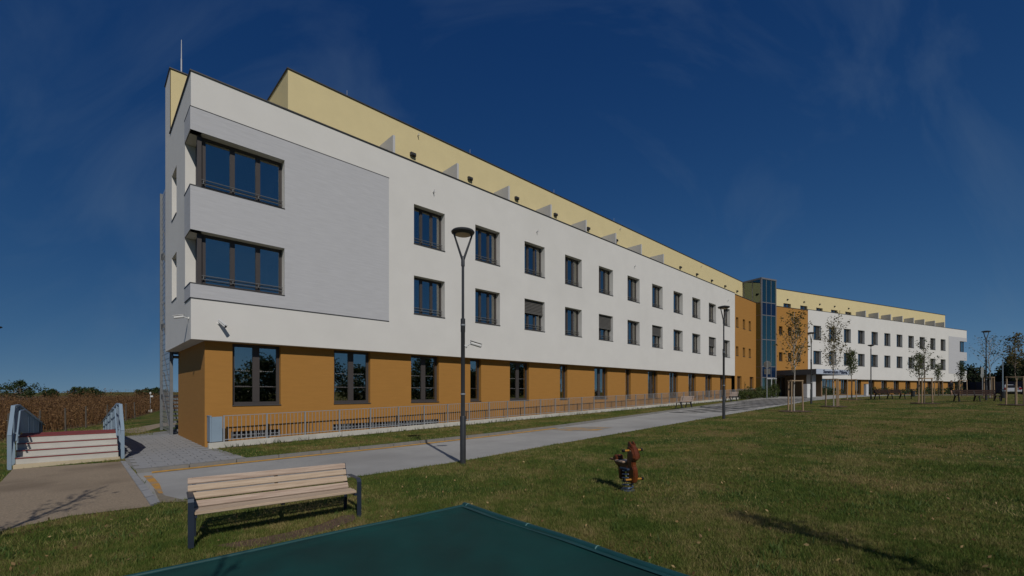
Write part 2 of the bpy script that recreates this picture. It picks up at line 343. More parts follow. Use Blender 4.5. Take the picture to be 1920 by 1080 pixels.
# flat border slabs between gravel path and road
bA, bB, bC, bD = [Vector(G(*p)) for p in ((283, 950), (300, 943.5), (254, 887), (226, 866))]
border = sheet('border_strip', [tuple(bA), tuple(bB), tuple(bC), G(235, 866), tuple(bD)], .004, M_kerb)
N = 9
for k in range(N):
    f0, f1 = (k + .03) / N, (k + .97) / N
    l0, l1, r0, r1 = bA.lerp(bD, f0), bA.lerp(bD, f1), bB.lerp(Vector(G(235, 866)), f0), bB.lerp(Vector(G(235, 866)), f1)
    MB().prism([l0, r0, r1, l1], 0, .02).build('border_slab', M_slab if k % 3 else M_slab2, border, (0, 0, gzu(l0.x) + .006))
# kerb along the road
kerb = empty('kerb', (0, 0, 0), F1.a, kind='structure')
acc = []; 
for (a, b) in zip(KERB[:-1], KERB[1:]):
    a = Vector(a); b = Vector(b); k = max(1, round((b - a).length)); acc += [(a.lerp(b, i / k), a.lerp(b, (i + 1) / k)) for i in range(k)]
for a, b in acc:
    d = (b - a).normalized(); p = Vector((-d.y, d.x)); a2, b2 = a + d * .006, b - d * .006
    zz = [gzu(v.x) for v in (a2, b2)]; mb = MB(); h = .085
    vs = []
    for z in (-.05, h):
        for q, zq in ((a2, zz[0]), (b2, zz[1]), (b2 + p * .15, zz[1]), (a2 + p * .15, zz[0])): vs.append((q.x, q.y, zq + z))
    mb.add(vs, [(3, 2, 1, 0), (4, 5, 6, 7), (0, 1, 5, 4), (1, 2, 6, 5), (2, 3, 7, 6), (3, 0, 4, 7)]).build('kerb_stone', M_kerb, kerb, bevel=.008)
# yellow paint along the kerb, wide patch at the road's start, worn patch further on
def strip(pts, off, wd):
    out1, out2 = [], []
    for i, p in enumerate(pts):
        a = Vector(pts[max(0, i - 1)]); b = Vector(pts[min(len(pts) - 1, i + 1)]); d = (b - a).normalized(); q = Vector((d.y, -d.x)); p = Vector(p)
        out1.append(tuple(p + q * off)); out2.append(tuple(p + q * (off + wd)))
    return out1 + out2[::-1]
yl = [KERB[0]] + KERB[1:5]; M_yl = mat('yellow_line_paint', (.5, .27, .06), .85, .25, 6)
for a_, b_ in zip(yl[:-1], yl[1:]):
    a_ = Vector(a_); b_ = Vector(b_); d_ = (b_ - a_).normalized(); q_ = Vector((d_.y, -d_.x)); a_ = a_ + d_ * (.25 if a_.x < 1.2 else 0)
    sheet('yellow_line', [tuple(a_ + q_ * .02), tuple(b_ + q_ * .02), tuple(b_ + q_ * .24), tuple(a_ + q_ * .24)], .012, M_yl)
sheet('yellow_patch', [G(269, 893), G(285, 892.5), G(299, 908), G(306, 926), G(298, 926)], .010, M_yline)
sheet('worn_yellow_patch', [G(1035, 806), G(1060, 801.5), G(1110, 800.5), G(1150, 802), G(1120, 807.5), G(1075, 808.5)], .009, mat('worn_yellow', (.4, .24, .09), .9, .2, 5, wear=((.25, .235, .21), 1.2, .40, .56)))
sheet('dirt_patch', [G(288, 917), G(310, 930), G(345, 938), G(372, 940), G(300, 943)], .008, mat('path_dirt', (.2, .17, .125), .97, .2, 6, .5, 60))
# chequered tiles in the far part of the road
cheq = empty('chequered_paving', (0, 0, 0), F1.a, kind='structure')
tm = [MB().box(-.4, .4, -.4, .4, 0, .012).mesh('tile', M_tileL), MB().box(-.4, .4, -.4, .4, 0, .012).mesh('tile', M_tileD)]
tp = [(24.5, 11.0), (27, 9.6), (37.8, 9.85), (46, 10.0), (48.5, 11.4), (47.6, 14.2), (34, 13.0), (24.4, 12.2)]
cnt = 0
for i in range(44):
    for j in range(10):
        u, n = 24.6 + i * .805, 9.4 + j * .805
        if inpoly(np.array([u]), np.array([n]), tp)[0] and cnt < 300:
            link('tile', tm[(i + j) % 2], cheq, (u, n, gzu(u) + .003)); cnt += 1
# field, dirt track and far meadow on the left
sheet('dry_field', [G(-260, 838), G(0, 828), G(120, 806), G(236, 788), G(300, 769), (14, 52), (30, 120), (-40, 420), (-300, 260), (-120, 20)], .006, mat('field_soil', (.13, .08, .04), .97, .3, 3))
sheet('dirt_track', [G(225, 812), G(232, 806), G(300, 794), G(330, 789), G(330, 796), G(300, 801), G(262, 812)], .007, M_gravel)
soil_un = [G(470, 1012), G(540, 999), G(600, 984), G(640, 968), G(664, 964), G(668, 975), G(630, 990), G(590, 1002), G(540, 1012), G(500, 1024), G(440, 1028), G(400, 1024)]
sheet('bare_soil', soil_un, .005, mat('bare_soil', (.105, .065, .048), .97, .3, 14, .8, 60))

# ================================================================== THE BUILDING
BR = F1.w(2.22, nW, .04)
bld = empty('sanatorium_building', BR, 0, label='long three storey sanatorium with white plaster upper floors over an orange ground floor', cat='building')
REL = -BR
def wpart(mb, name, m, F=F1, parent=None, **k): return mb.build(name, m, parent or bld, REL if not parent else (0, 0, 0), F.a if not parent else 0, **k)
def wobj(name, me, F, u, n, z, rz=0): return link(name, me, bld, F.w(u, n, z) - BR, F.a + rz)
def holed(mb, u0, u1, z0, z1, n, holes, depth, axis='u', fix=0, out=-1):
    """wall in the plane n (axis u) or in the plane u=fix (axis n), with recessed openings (a, b, za, zb, open_a, open_b)"""
    us = sorted({u0, u1, *[h[0] for h in holes], *[h[1] for h in holes]}); zs = sorted({z0, z1, *[h[2] for h in holes], *[h[3] for h in holes]})
    us = [x for x in us if u0 <= x <= u1]; zs = [x for x in zs if z0 <= x <= z1]
    P = (lambda a, z, dd=0: (a, n + dd, z)) if axis == 'u' else (lambda a, z, dd=0: (fix + dd, a, z))
    for i in range(len(us) - 1):
        for j in range(len(zs) - 1):
            cu, cz = (us[i] + us[i + 1]) / 2, (zs[j] + zs[j + 1]) / 2
            if any(h[0] < cu < h[1] and h[2] < cz < h[3] for h in holes): continue
            mb.quad(P(us[i], zs[j]), P(us[i + 1], zs[j]), P(us[i + 1], zs[j + 1]), P(us[i], zs[j + 1]))
    for h in holes:
        a, b, c, d = h[:4]; oa, ob = (h[4], h[5]) if len(h) > 4 else (False, False)
        if not oa: mb.quad(P(a, c), P(a, d), P(a, d, depth), P(a, c, depth))
        if not ob: mb.quad(P(b, c), P(b, c, depth), P(b, d, depth), P(b, d))
        mb.quad(P(a, d), P(b, d), P(b, d, depth), P(a, d, depth)); mb.quad(P(a, c), P(a, c, depth), P(b, c, depth), P(b, c))
ZB, ZT, ZY, ZYF = 3.31, 11.17, 13.58, 10.6
UE = 2.22; NB = 21.75; U_W1 = 44.7; U_O1 = 50.65; NY = nW + 1.5
UP = [9.70 + 3.225 * k for k in range(11)]; WW = 1.53
rows = [(4.95, 6.53), (7.83, 9.46)]
# --- upper white wall, wing along the road
wh = [(u, u + WW, a, b) for u in UP for a, b in rows] + [(UE, 4.77, a, b, True, False) for a, b in rows]
mb = MB(); holed(mb, UE, U_W1, ZB, ZT, nW, wh, .27)
eh = [(nW, 17.0, a, b, True, False) for a, b in rows] + [(18.8, 19.95, a, b) for a, b in rows]
holed(mb, nW, NB, ZB, ZT, 0, eh, .27, 'n', UE)
mb.quad((UE, 20.4, ZT), (UE, NB, ZT), (UE, NB, ZY), (UE, 20.4, ZY))                       # raised rear end
mb.quad((UE, NB, ZB), (UE, NB, ZY), (14, 30, ZY), (14, 30, ZB)); mb.quad((14, 30, 0), (60, 30, 0), (60, 30, ZY), (14, 30, ZY))
mb.quad((UE, nW, ZB), (U_W1, nW, ZB), (U_W1, nO + .05, ZB), (UE, nO + .05, ZB)); mb.quad((UE, nO, ZB), (2.66, nO, ZB), (2.66, NB, ZB), (UE, NB, ZB))   # soffits
mb.quad((UE + .3, nW + .3, ZT), (U_O1, nW + .3, ZT), (U_O1, nW + .3, ZYF), (UE + .3, nW + .3, ZYF)); mb.quad((UE + .3, nW + .3, ZT), (UE + .3, 20.4, ZT), (UE + .3, 20.4, ZYF), (UE + .3, nW + .3, ZYF))
wpart(mb, 'wall', M_white)
wpart(MB().box(UE + .3, U_O1, nW + .3, 21, ZYF - .25, ZYF), 'roof_terrace', M_kerb)
# --- grey combed field round the corner windows
mb = MB(); gp = -.018
holed(mb, UE + gp, 8.57, 4.53, 10.13, nW + gp, [(UE + gp, 4.77, a, b, True, False) for a, b in rows], .03)
holed(mb, nW + gp, 17.0, 4.53, 10.13, 0, [(nW + gp, 17.0, a, b, True, True) for a, b in rows], .03, 'n', UE + gp)
mb.quad((8.57, nW + gp, 4.53), (8.57, nW, 4.53), (8.57, nW, 10.13), (8.57, nW + gp, 10.13))
wpart(mb, 'grey_wall_field', M_grey)
for z in (4.515, 10.13):
    wpart(MB().prism([(UE - .026, nW - .026), (8.58, nW - .026), (8.58, nW + .01), (UE + .01, nW + .01), (UE + .01, 17.0), (UE - .026, 17.0)], z, z + .018), 'shadow_joint', M_dark)
# --- orange ground floor
gw = [(3.34, 1.41), (6.55, 1.41), (9.76, 1.38), (12.89, .65), (15.42, 1.38), (19.32, .65), (22.60, 1.38), (26.1, .65), (29.04, 1.38), (32.27, 1.38), (35.52, 1.38), (38.77, 1.38), (42.0, 1.38)]
ZG0, ZG1 = 1.31, 3.29
def bz(px, py): return F1.pix(px, py, nO)
bw = [(bz(433, 0)[0], bz(525, 0)[0], .27, .50), (bz(624, 0)[0], bz(823, 0)[0], .34, .57)]
mb = MB(); holed(mb, 2.61, U_W1 - .002, -.6, ZB, nO, [(u, u + ww, ZG0, ZG1) for u, ww in gw] + bw, .16)
mb.quad((2.61, nO, -.6), (2.61, NB - .1, -.6), (2.61, NB - .1, ZB), (2.61, nO, ZB)); mb.quad((2.61, NB - .1, -.6), (2.61, NB - .1, ZB), (14, 29.9, ZB), (14, 29.9, -.6))
wpart(mb, 'orange_wall', M_orange); mb = MB()
# orange full height block beside the tower
ob = [(45.33, 46.5, 2.0, ZG1), (48.75, 49.9, 2.0, ZG1)]
for k, px in enumerate((1380.5, 1393.2, 1404.2)):
    u = F1.pix(px, 0, nW)[0]
    for a, b in ((5.25, 6.15), (8.0, 8.95)): ob.append((u, u + .62, a, b))
holed(mb, U_W1 + .002, U_O1, -.2, ZT - .1, nW + .015, ob, .22)
mb.quad((U_O1, nW + .015, 0), (U_O1, nW + 3, 0), (U_O1, nW + 3, ZT - .1), (U_O1, nW + .015, ZT - .1))
wpart(mb, 'orange_wall', M_orange)
# --- yellow set-back storey and raised rear end
mb = MB()
mb.box(5.34, 51.4, NY, 30, ZYF, ZY); mb.box(UE + .02, 5.3, 20.4, 21.7, ZYF, ZY - .01)
wpart(mb, 'yellow_storey', M_yellow)
# --- copings
mb = MB()
mb.box(UE - .03, U_W1, nW - .035, nW + .33, ZT, ZT + .036); mb.box(UE - .035, UE + .33, nW + .331, 20.38, ZT, ZT + .036)
mb.box(U_W1 + .001, U_O1, nW - .02, nW + .33, ZT - .1, ZT - .05)
mb.box(5.30, 51.3, NY - .04, NY + .3, ZY, ZY + .036); mb.box(5.30, 5.6, NY + .301, 20.3, ZY, ZY + .036)
mb.box(UE - .03, 5.29, 20.36, 21.8, ZY, ZY + .036)
wpart(mb, 'coping', M_coping)
# --- fins dividing the roof terrace
for k in range(8):
    u = 8.95 + 3.203 * k; wpart(MB().box(u, u + .1, nW + .36, NY - .005, ZYF, 12.14), 'terrace_fin', M_fin)
# --- interior: slabs, cross walls, rear wall
mb = MB()
for z in (.3, 3.6, 7.0, 10.2): mb.box(UE + .45, U_O1 - .1, nO + .4, 21.2, z, z + .25)
for k in range(16):
    u = 5.6 + 3.225 * k
    if u < U_O1: mb.box(u, u + .12, nO + .5, 21.1, .56, 10.19)
mb.box(UE + .45, U_O1 - .1, 21.2, 21.3, -.2, 10.4)
wpart(mb, 'interior', M_inner)
# --- windows
def win_meshes(key, w, h, muls, fr=.075, ml=.11, guard=True, sill=True, depth=.27):
    f = MB(); f.box(0, w, 0, .08, 0, fr + .03).box(0, w, 0, .08, h - fr, h).box(0, fr, 0.001, .079, fr + .03, h - fr).box(w - fr, w, 0.001, .079, fr + .03, h - fr)
    xs = [fr] + [x for m_ in muls for x in (m_ - ml / 2, m_ + ml / 2)] + [w - fr]
    for m_ in muls: f.box(m_ - ml / 2, m_ + ml / 2, -.006, .078, fr + .03, h - fr)
    panes = [MB().box(xs[i], xs[i + 1], .035, .05, fr + .03, h - fr).mesh('pane', M_glass) for i in range(0, len(xs), 2)]
    g = None
    if guard:
        g = MB()
        for z in (.2, .31): g.tube((0, -.07, z), (w, -.07, z), .013, n=6)
        for x in muls: g.box(x - .012, x + .012, -.07, -.007, .19, .32)
        g = g.mesh('guard_bars', M_guard)
    s = MB().box(-.01, w + .01, -depth - .03, -.001, -.004, .022).mesh('sill', M_sill) if sill else None
    return f.mesh('window', M_frame), panes, g, s
def put_window(ms, F, u, n, z, rz=0, name='window'):
    f, panes, g, s = ms; o = wobj(name, f, F, u, n, z, rz)
    for p in panes: link('pane', p, o)
    if g: link('guard_bars', g, o)
    if s: link('sill', s, o)
    return o
WM = [win_meshes('up%d' % k, WW, b - a, (.51, 1.02)) for k, (a, b) in enumerate(rows)]
blind_rows = {2: .62, 4: .78, 6: .62, 9: .68}
for k, u in enumerate(UP):
    for r, (a, b) in enumerate(rows):
        o = put_window(WM[r], F1, u, nW + .27, a)
        if r == 0 and k in blind_rows:
            h = blind_rows[k]; m_ = MB(); nb_ = int(h / .075)
            for q in range(nb_): z = b - a - .03 - q * .075; m_.add([(.02, -.12, z), (WW - .02, -.12, z), (WW - .02, -.145, z - .06), (.02, -.145, z - .06), (.02, -.11, z), (WW - .02, -.11, z), (WW - .02, -.135, z - .06), (.02, -.135, z - .06)], [(0, 1, 2, 3), (4, 5, 6, 7), (2, 3, 7, 6), (0, 1, 5, 4)])
            m_.box(.02, WW - .02, -.15, -.105, b - a - .1 - nb_ * .075, b - a - .03 - nb_ * .075); m_.box(.015, WW - .015, -.104, -.1, b - a - nb_ * .075 - .05, b - a)
            m_.build('roller_blind', M_blind, o)
        if (k * 7 + r * 3) % 4 != 1: MB().box(1.1, 1.46, .2, .24, .1, b - a).build('curtain', M_curtain, o)
        if (k * 5 + r) % 3 == 0: MB().box(.06, .3, .2, .24, .1, b - a).build('curtain', M_curtain, o)
# corner windows: long front light and short return on the end wall
CWM = win_meshes('corner', 2.30, 1.58, (.09, .86, 1.58), ml=.13)
CWE = win_meshes('cornerend', .78, 1.58, (.4,), guard=False, sill=False)
for r, (a, b) in enumerate(rows):
    o = put_window(CWM, F1, UE + .25, nW + .27, a); o.scale.z = (b - a) / 1.58
    MB().box(1.95, 2.2, .5, .53, .05, 1.5).build('curtain', M_curtain, o)
    e = wobj('window', CWE[0], F1, UE + .27, 17.0, a, -R(90)); e.scale.z = (b - a) / 1.58
    for p in CWE[1]: link('pane', p, e)
    wpart(MB().box(UE + .18, UE + .29, nW + .18, nW + .27, a, b), 'corner_post', M_frame)
    wpart(MB().prism([(UE - .03, nW - .03), (4.78, nW - .03), (4.78, nW + .27), (UE + .27, nW + .27), (UE + .27, 17.0), (UE - .03, 17.0)], a - .004, a + .022), 'corner_sill', M_sill)
    e2 = wobj('window', win_meshes('slit', 1.15, b - a, (), guard=False, sill=False)[0], F1, UE + .27, 19.95, a, -R(90))
    link('pane', MB().box(.07, 1.08, .035, .05, .1, b - a - .075).mesh('pane', M_glass), e2)
    wpart(MB().box(UE - .02, UE + .27, 18.79, 19.96, a - .004, a + .02), 'slit_sill', M_sill)
# ground floor windows
GMD = win_meshes('gd', 1.38, ZG1 - ZG0, (.69,), fr=.09, ml=.2, guard=False, depth=.16); GMD2 = win_meshes('gd2', 1.41, ZG1 - ZG0, (.705,), fr=.09, ml=.2, guard=False, depth=.16)
GMS = win_meshes('gs', .65, ZG1 - ZG0, (), fr=.09, guard=False, depth=.16)
dots = MB()
for x0, x1 in ((.13, .55), (.83, 1.24)):
    for z in (.62, 1.12):
        for q in range(8): xx = x0 + (x1 - x0) * q / 8; dots.box(xx, xx + .018, .028, .034, z, z + .012)
dots = dots.mesh('dot_strip', M_fin)
for k, (u, ww) in enumerate(gw):
    o = put_window(GMS if ww < 1 else GMD2 if ww > 1.4 else GMD, F1, u, nO + .16, ZG0)
    if ww > 1 and k < 5: link('dot_strip', dots, o)
    MB().box(.02, ww - .02, .0, .05, .60, .625).build('transom', M_frame, o)
for u, ww, a, b in [(h[0], h[1] - h[0], h[2], h[3]) for h in ob]:
    put_window(win_meshes('o', ww, b - a, (ww / 2,) if ww > 1 else (), fr=.06, guard=False, depth=.2), F1, u, nW + .2, a)
for a, b, c, d in bw:                                  # basement gratings
    m_ = MB(); x = a
    while x < b: m_.box(x, x + .03, nO + .02, nO + .05, c, d); x += .14
    m_.box(a, b, nO + .051, nO + .07, (c + d) / 2 - .012, (c + d) / 2 + .012); wpart(m_, 'basement_grating', M_zinc)
    wpart(MB().box(a, b, nO + .159, nO + .2, c, d), 'basement_opening', M_dark)
# yellow storey wall lamps, roof pins, lightning rod, wall brackets
wl = MB().box(-.13, .13, -.12, 0, -.07, .07).box(-.09, .09, -.16, -.12, -.05, .02).mesh('wall_lamp', M_dark)
for k in range(13):
    if k in (6, 7): continue
    u = 10.53 + 3.24 * k
    if u < 50: wobj('wall_lamp', wl, F1, u, NY, 12.34)
pin = MB().tube((0, 0, 0), (0, 0, .28), .012, n=6).box(-.05, .05, -.05, .05, -.01, .02).mesh('roof_pin', M_zinc)
for u in (7.6, 13.9, 20.3, 26.7): wobj('roof_pin', pin, F1, u, NY + .12, ZY + .05)
hk = MB().tube((0, 0, 0), (0, -.09, .02), .022, n=6).tube((0, -.09, .02), (0, -.12, .09), .016, n=6).tube((0, -.1, .03), (0, -.13, -.03), .018, n=6).mesh('wall_bracket', M_fin)
for px, py, n_ in ((812, 361, nW), (1006, 435, nW), (1189, 500, nW), (1364, 564, nW)): u, z = F1.pix(px, py, n_); wobj('wall_bracket', hk, F1, u, n_, z)
for px, py in ((783, 255), (1162, 430), (1314, 500)): u, z = F1.pix(px, py, NY); wobj('wall_bracket', hk, F1, u, NY, z)
m_ = MB().tube((0, 0, 0), (0, 0, .7), .028, n=8).tube((0, 0, .7), (0, 0, 1.42), .02, .012, n=8).box(-.06, .06, -.06, .06, -.01, .03)
wobj('lightning_rod', m_.mesh('lightning_rod', M_zinc), F1, 2.6, 20.75, ZY + .036)

# --- wing 2
P0 = (33.8, 50.8); n2 = F2.un(*P0)[1]
T0 = (25.77, 45.95); tu0, tn0 = F2.un(*T0); tu1 = tu0 + 2.42; tn1 = n2 + 1.55
uo2 = F2.pix(1515, 0, n2)[0]; ue2 = F2.pix(1812.5, 0, n2)[0]
ny2 = n2 + 1.5; uy2 = F2.pix(1772, 0, ny2)[0]
lw = [1525, 1554.8, 1583.2, 1610, 1635, 1659.5, 1682, 1703.7, 1724.7, 1744.7, 1763.7]
lu = [F2.pix(p, 0, n2)[0] for p in lw]; pit = (lu[-1] - lu[0]) / 10; lu = [lu[0] + pit * k for k in range(11)]
rows2 = [(4.98, 6.52), (7.80, 9.44)]
uc2 = F2.pix(1799.3, 0, n2)[0]; up2 = F2.pix(1778.8, 0, n2)[0]
mb = MB(); holed(mb, uo2, ue2, ZB, ZT, n2, [(u, u + 1.5, a, b) for u in lu for a, b in rows2] + [(uc2, ue2, a, b, False, True) for a, b in rows2], .25)
holed(mb, n2, n2 + 12, ZB, ZT, 0, [(n2, n2 + 1.5, a, b, True, False) for a, b in rows2], -.25, 'n', ue2)
mb.quad((uo2, n2, ZB), (ue2, n2, ZB), (ue2, n2 + .4, ZB), (uo2, n2 + .4, ZB)); mb.quad((uo2, n2 + .3, ZT), (ue2 - .3, n2 + .3, ZT), (ue2 - .3, n2 + .3, ZYF), (uo2, n2 + .3, ZYF))
wpart(mb, 'wall', M_white, F2)
mb = MB(); holed(mb, up2, ue2 + .018, 4.5, 10.0, n2 - .018, [(uc2, ue2 + .018, a, b, False, True) for a, b in rows2], .03); wpart(mb, 'grey_wall_field', M_grey, F2)
mb = MB(); zg2 = SLOPE * 60 - .3
gu2 = [u for u in lu] + [lu[-1] + pit, lu[-1] + 2 * pit * .86]
go = n2 + .32
gh = [(u, u + 1.35, 1.45, ZG1) for u in gu2[1:] if u + 1.4 < ue2]
holed(mb, uo2 + 5.2, ue2 - .4, zg2, ZB, go, gh, .16)
mb.quad((ue2 - .4, go, zg2), (ue2 - .4, n2 + 12, zg2), (ue2 - .4, n2 + 12, ZB), (ue2 - .4, go, ZB))
wpart(mb, 'orange_wall', M_orange, F2); mb = MB()
oh = []
for px in (1460.3, 1477.3, 1494.5):
    u = F2.pix(px, 0, n2)[0]
    for a, b in ((5.15, 6.1), (8.05, 8.95)): oh.append((u + .05, u + .65, a, b))
holed(mb, tu1 - .3, uo2 - .002, ZB + .2, ZT - .1, n2 + .015, oh, .22)
wpart(mb, 'orange_wall', M_orange, F2)
dm = [(F2.pix(a, 0, ny2)[0], F2.pix(b, 0, ny2)[0]) for a, b in ((1469, 1483), (1500.5, 1513.7), (1530.5, 1542.5), (1558.3, 1570.3), (1585, 1596.2))]
mb = MB(); holed(mb, tu1 - .5, uy2, ZYF, ZY - .05, ny2, [(a, b, 10.9, 12.0) for a, b in dm], .15)
mb.quad((uy2, ny2, ZYF), (uy2, ny2 + 10, ZYF), (uy2, ny2 + 10, ZY - .05), (uy2, ny2, ZY - .05)); mb.quad((tu1 - .5, ny2, ZY - .05), (uy2, ny2, ZY - .05), (uy2, ny2 + 10, ZY - .05), (tu1 - .5, ny2 + 10, ZY - .05))
wpart(mb, 'yellow_storey', M_yellow, F2)
for a, b in dm: put_window(win_meshes('d', b - a, 1.1, ((b - a) / 2,), guard=False, sill=False), F2, a, ny2 + .14, 10.9)
wl2 = MB().box(-.1, .1, -.11, 0, -.06, .06).mesh('wall_lamp', M_dark)
for a, b in dm: wobj('wall_lamp', wl2, F2, (a + b) / 2, ny2, 12.45)
mb = MB(); mb.box(uo2, ue2 + .03, n2 - .03, n2 + .33, ZT, ZT + .036); mb.box(tu1, uo2 - .001, n2 - .02, n2 + .33, ZT - .1, ZT - .05); mb.box(tu1, uy2 + .03, ny2 - .04, ny2 + .3, ZY - .05, ZY)
wpart(mb, 'coping', M_coping, F2)
wpart(MB().box(tu1, ue2 - .3, n2 + .3, n2 + 12, ZYF - .2, ZYF), 'roof_terrace', M_kerb, F2)
for px in (1622.8, 1646.7, 1670, 1691.8, 1713, 1733, 1752.8, 1770.5):
    u = F2.pix(px, 0, n2 + .4)[0]; wpart(MB().box(u, u + .12, n2 + .4, ny2 - .005, ZYF, 12.12), 'terrace_fin', M_fin, F2)
W2 = [win_meshes('w2', 1.5, b - a, (.5, 1.0), guard=False) for a, b in rows2]
for k, u in enumerate(lu):
    for r, (a, b) in enumerate(rows2):
        o = put_window(W2[r], F2, u, n2 + .25, a)
        if (k + r) % 2: MB().box(.9, 1.42, .2, .24, .1, b - a).build('curtain', M_curtain, o)
for a, b in rows2:
    put_window(win_meshes('c2', ue2 - uc2 - .25, b - a, (.5, 1.0), guard=False, sill=False), F2, uc2, n2 + .25, a)
    o = wobj('window', win_meshes('c2e', 1.2, b - a, (.6,), guard=False, sill=False)[0], F2, ue2 - .25, n2 + .3, a, R(90)); link('pane', MB().box(.08, 1.12, .035, .05, .1, b - a - .08).mesh('pane', M_glass), o)
G2 = win_meshes('g2', 1.35, ZG1 - 1.45, (.675,), fr=.08, ml=.16, guard=False, depth=.16)
for h in gh: put_window(G2, F2, h[0], go + .16, 1.45)
for u, v, a, b in oh: put_window(win_meshes('o2', v - u, b - a, (), fr=.06, guard=False, depth=.2), F2, u, n2 + .2, a)
mb = MB()
for z in (1.2, 3.6, 7.0, 10.15): mb.box(tu1, ue2 - .6, go + .4, n2 + 6, z, z + .25)
for k in range(12): u = lu[0] - 1.0 + pit * k; mb.box(u, u + .12, go + .5, n2 + 6, 1.46, 10.14)
mb.box(tu1, ue2 - .6, n2 + 6, n2 + 6.1, 1, 10.4); wpart(mb, 'interior', M_inner, F2)

# --- glass stair tower
zr = [gzu(60) - .25, 3.25, 4.40, 7.20, 9.74, 11.06, 13.55]
mb = MB()
cs = [tu0 + .06 + (2.42 - .12) * k / 3 for k in range(4)]
ln = [tn0 + .06 + (tn1 + .7 - tn0 - .12) * k / 3 for k in range(4)]
mb.box(tu0, tu0 + .14, tn0, tn0 + .14, zr[0], zr[-1]); mb.box(tu1 - .14, tu1, tn0, tn0 + .14, zr[0], zr[-1])
for c in cs[1:-1]: mb.box(c - .03, c + .03, tn0 + .02, tn0 + .1, zr[0], zr[-1] - .1)
for l_ in ln[1:]: mb.box(tu0 + .02, tu0 + .1, l_ - .03, l_ + .03, zr[0], zr[-1] - .1)
for z in zr[1:-1]: mb.box(tu0 + .141, tu1 - .141, tn0 + .025, tn0 + .095, z - .04, z + .04); mb.box(tu0 + .025, tu0 + .095, tn0 + .141, tn1 + .7, z - .04, z + .04)
mb.box(tu0 - .02, tu1 + .02, tn0 - .02, tn1 + .8, zr[-1] - .1, zr[-1] + .06)
tw = wpart(mb, 'glass_tower', M_mull, F2)
for i in range(3):
    for j in range(6):
        dark = j in (1, 4)
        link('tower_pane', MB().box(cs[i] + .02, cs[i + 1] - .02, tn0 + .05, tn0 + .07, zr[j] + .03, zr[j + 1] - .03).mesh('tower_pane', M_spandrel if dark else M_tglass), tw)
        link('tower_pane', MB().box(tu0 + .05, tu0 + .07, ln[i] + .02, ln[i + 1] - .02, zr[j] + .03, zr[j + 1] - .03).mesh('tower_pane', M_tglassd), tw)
mb = MB()
for z in zr[1:-1]: mb.box(tu0 + .2, tu1 - .1, tn0 + .6, tn1 + .6, z - .15, z)
mb.box(tu1 - .1, tu1 - .02, tn0 + .1, tn1 + .6, zr[0], zr[-1] - .1); mb.box(tu0 + .2, tu1 - .1, tn1 + .6, tn1 + .7, zr[0], zr[-1] - .1)
for k in range(4): mb.bar(F2 and (tu0 + .5, tn0 + .7, zr[1] + 2.4 * k), (tu1 - .4, tn0 + .7, zr[1] + 1.2 + 2.4 * k), .9, .12)
link('tower_stairs', mb.mesh('tower_stairs', mat('stair_white', (.6, .62, .6), .8)), tw)
mb = MB()
for x in (cs[1], cs[2]): mb.box(x - .05, x + .05, tn0 - .03, tn0 + .02, zr[0], 3.2)
mb.box(cs[1] - .05, tu1, tn0 - .03, tn0 + .02, 3.1, 3.22); mb.build('tower_door_frame', mat('pale_frame', (.42, .43, .43), .5), tw)

# --- entrance canopy with the sign
cu, cn = F2.un(30.27, 44.3)
can = wpart(MB().box(cu, cu + 5.9, cn, n2 + .3, 3.54, 4.06), 'entrance_canopy', mat('canopy_grey', (.075, .075, .082), .5, .05, 3), F2)
MB().box(cu + .01, cu + 5.89, cn - .04, cn - .003, 3.56, 4.05).build('sign_board', M_sign, can)
fc = bpy.data.curves.new('lettering', 'FONT'); fc.body = 'Sanatorium P\u00e1lava'; fc.size = .5; fc.extrude = .012; fc.align_x = 'CENTER'; fc.offset = .01
fo = bpy.data.objects.new('lettering_curve', fc); COL.objects.link(fo); bpy.context.view_layer.update()
me = bpy.data.meshes.new_from_object(fo.evaluated_get(bpy.context.evaluated_depsgraph_get())); bpy.data.objects.remove(fo); me.name = 'lettering'
xs = [v.co.x for v in me.vertices]; kx = 4.2 / (max(xs) - min(xs)); me.transform(__import__('mathutils').Matrix.Scale(kx, 4, (1, 0, 0)))
me.materials.clear(); me.materials.append(M_text)
lt = link('lettering', me, can, (cu + 3.25, cn - .055, 3.65)); lt.rotation_euler = (R(90), 0, 0)
dl = MB().lathe([(.09, -.07), (.09, 0)], 12).mesh('downlight', M_dark)
for a, b in ((.9, .9), (2.3, .8), (.8, 3.4), (3.5, 2.6)): link('downlight', dl, can, (cu + a, cn + b, 3.54))
wpart(MB().box(cu + 1.0, cu + 1.55, cn + .9, cn + 1.5, zg2, 3.54), 'canopy_pillar', M_fin, F2)
wpart(MB().box(cu + 2.3, cu + 2.5, cn + .8, go, zg2, 3.54), 'porch_wall', M_brown, F2)
wpart(MB().box(tu1 + .1, uo2 + 5.2, go + .9, go + 1, zg2, 3.6), 'entrance_back_wall', M_dark, F2)
mb = MB(); x = tu1 + .25
while x < uo2 + 5.0:
    mb.box(x, x + .07, go, go + .08, zg2, 3.4); x += 1.15
mb.box(tu1 + .2, uo2 + 5.2, go + .001, go + .079, 3.35, 3.6)
en = wpart(mb, 'entrance_glazing', M_mull, F2); x = tu1 + .33
while x < uo2 + 4.9: MB().box(x, x + 1.06, go + .03, go + .05, zg2, 3.35).build('entrance_pane', M_glass, en); x += 1.15

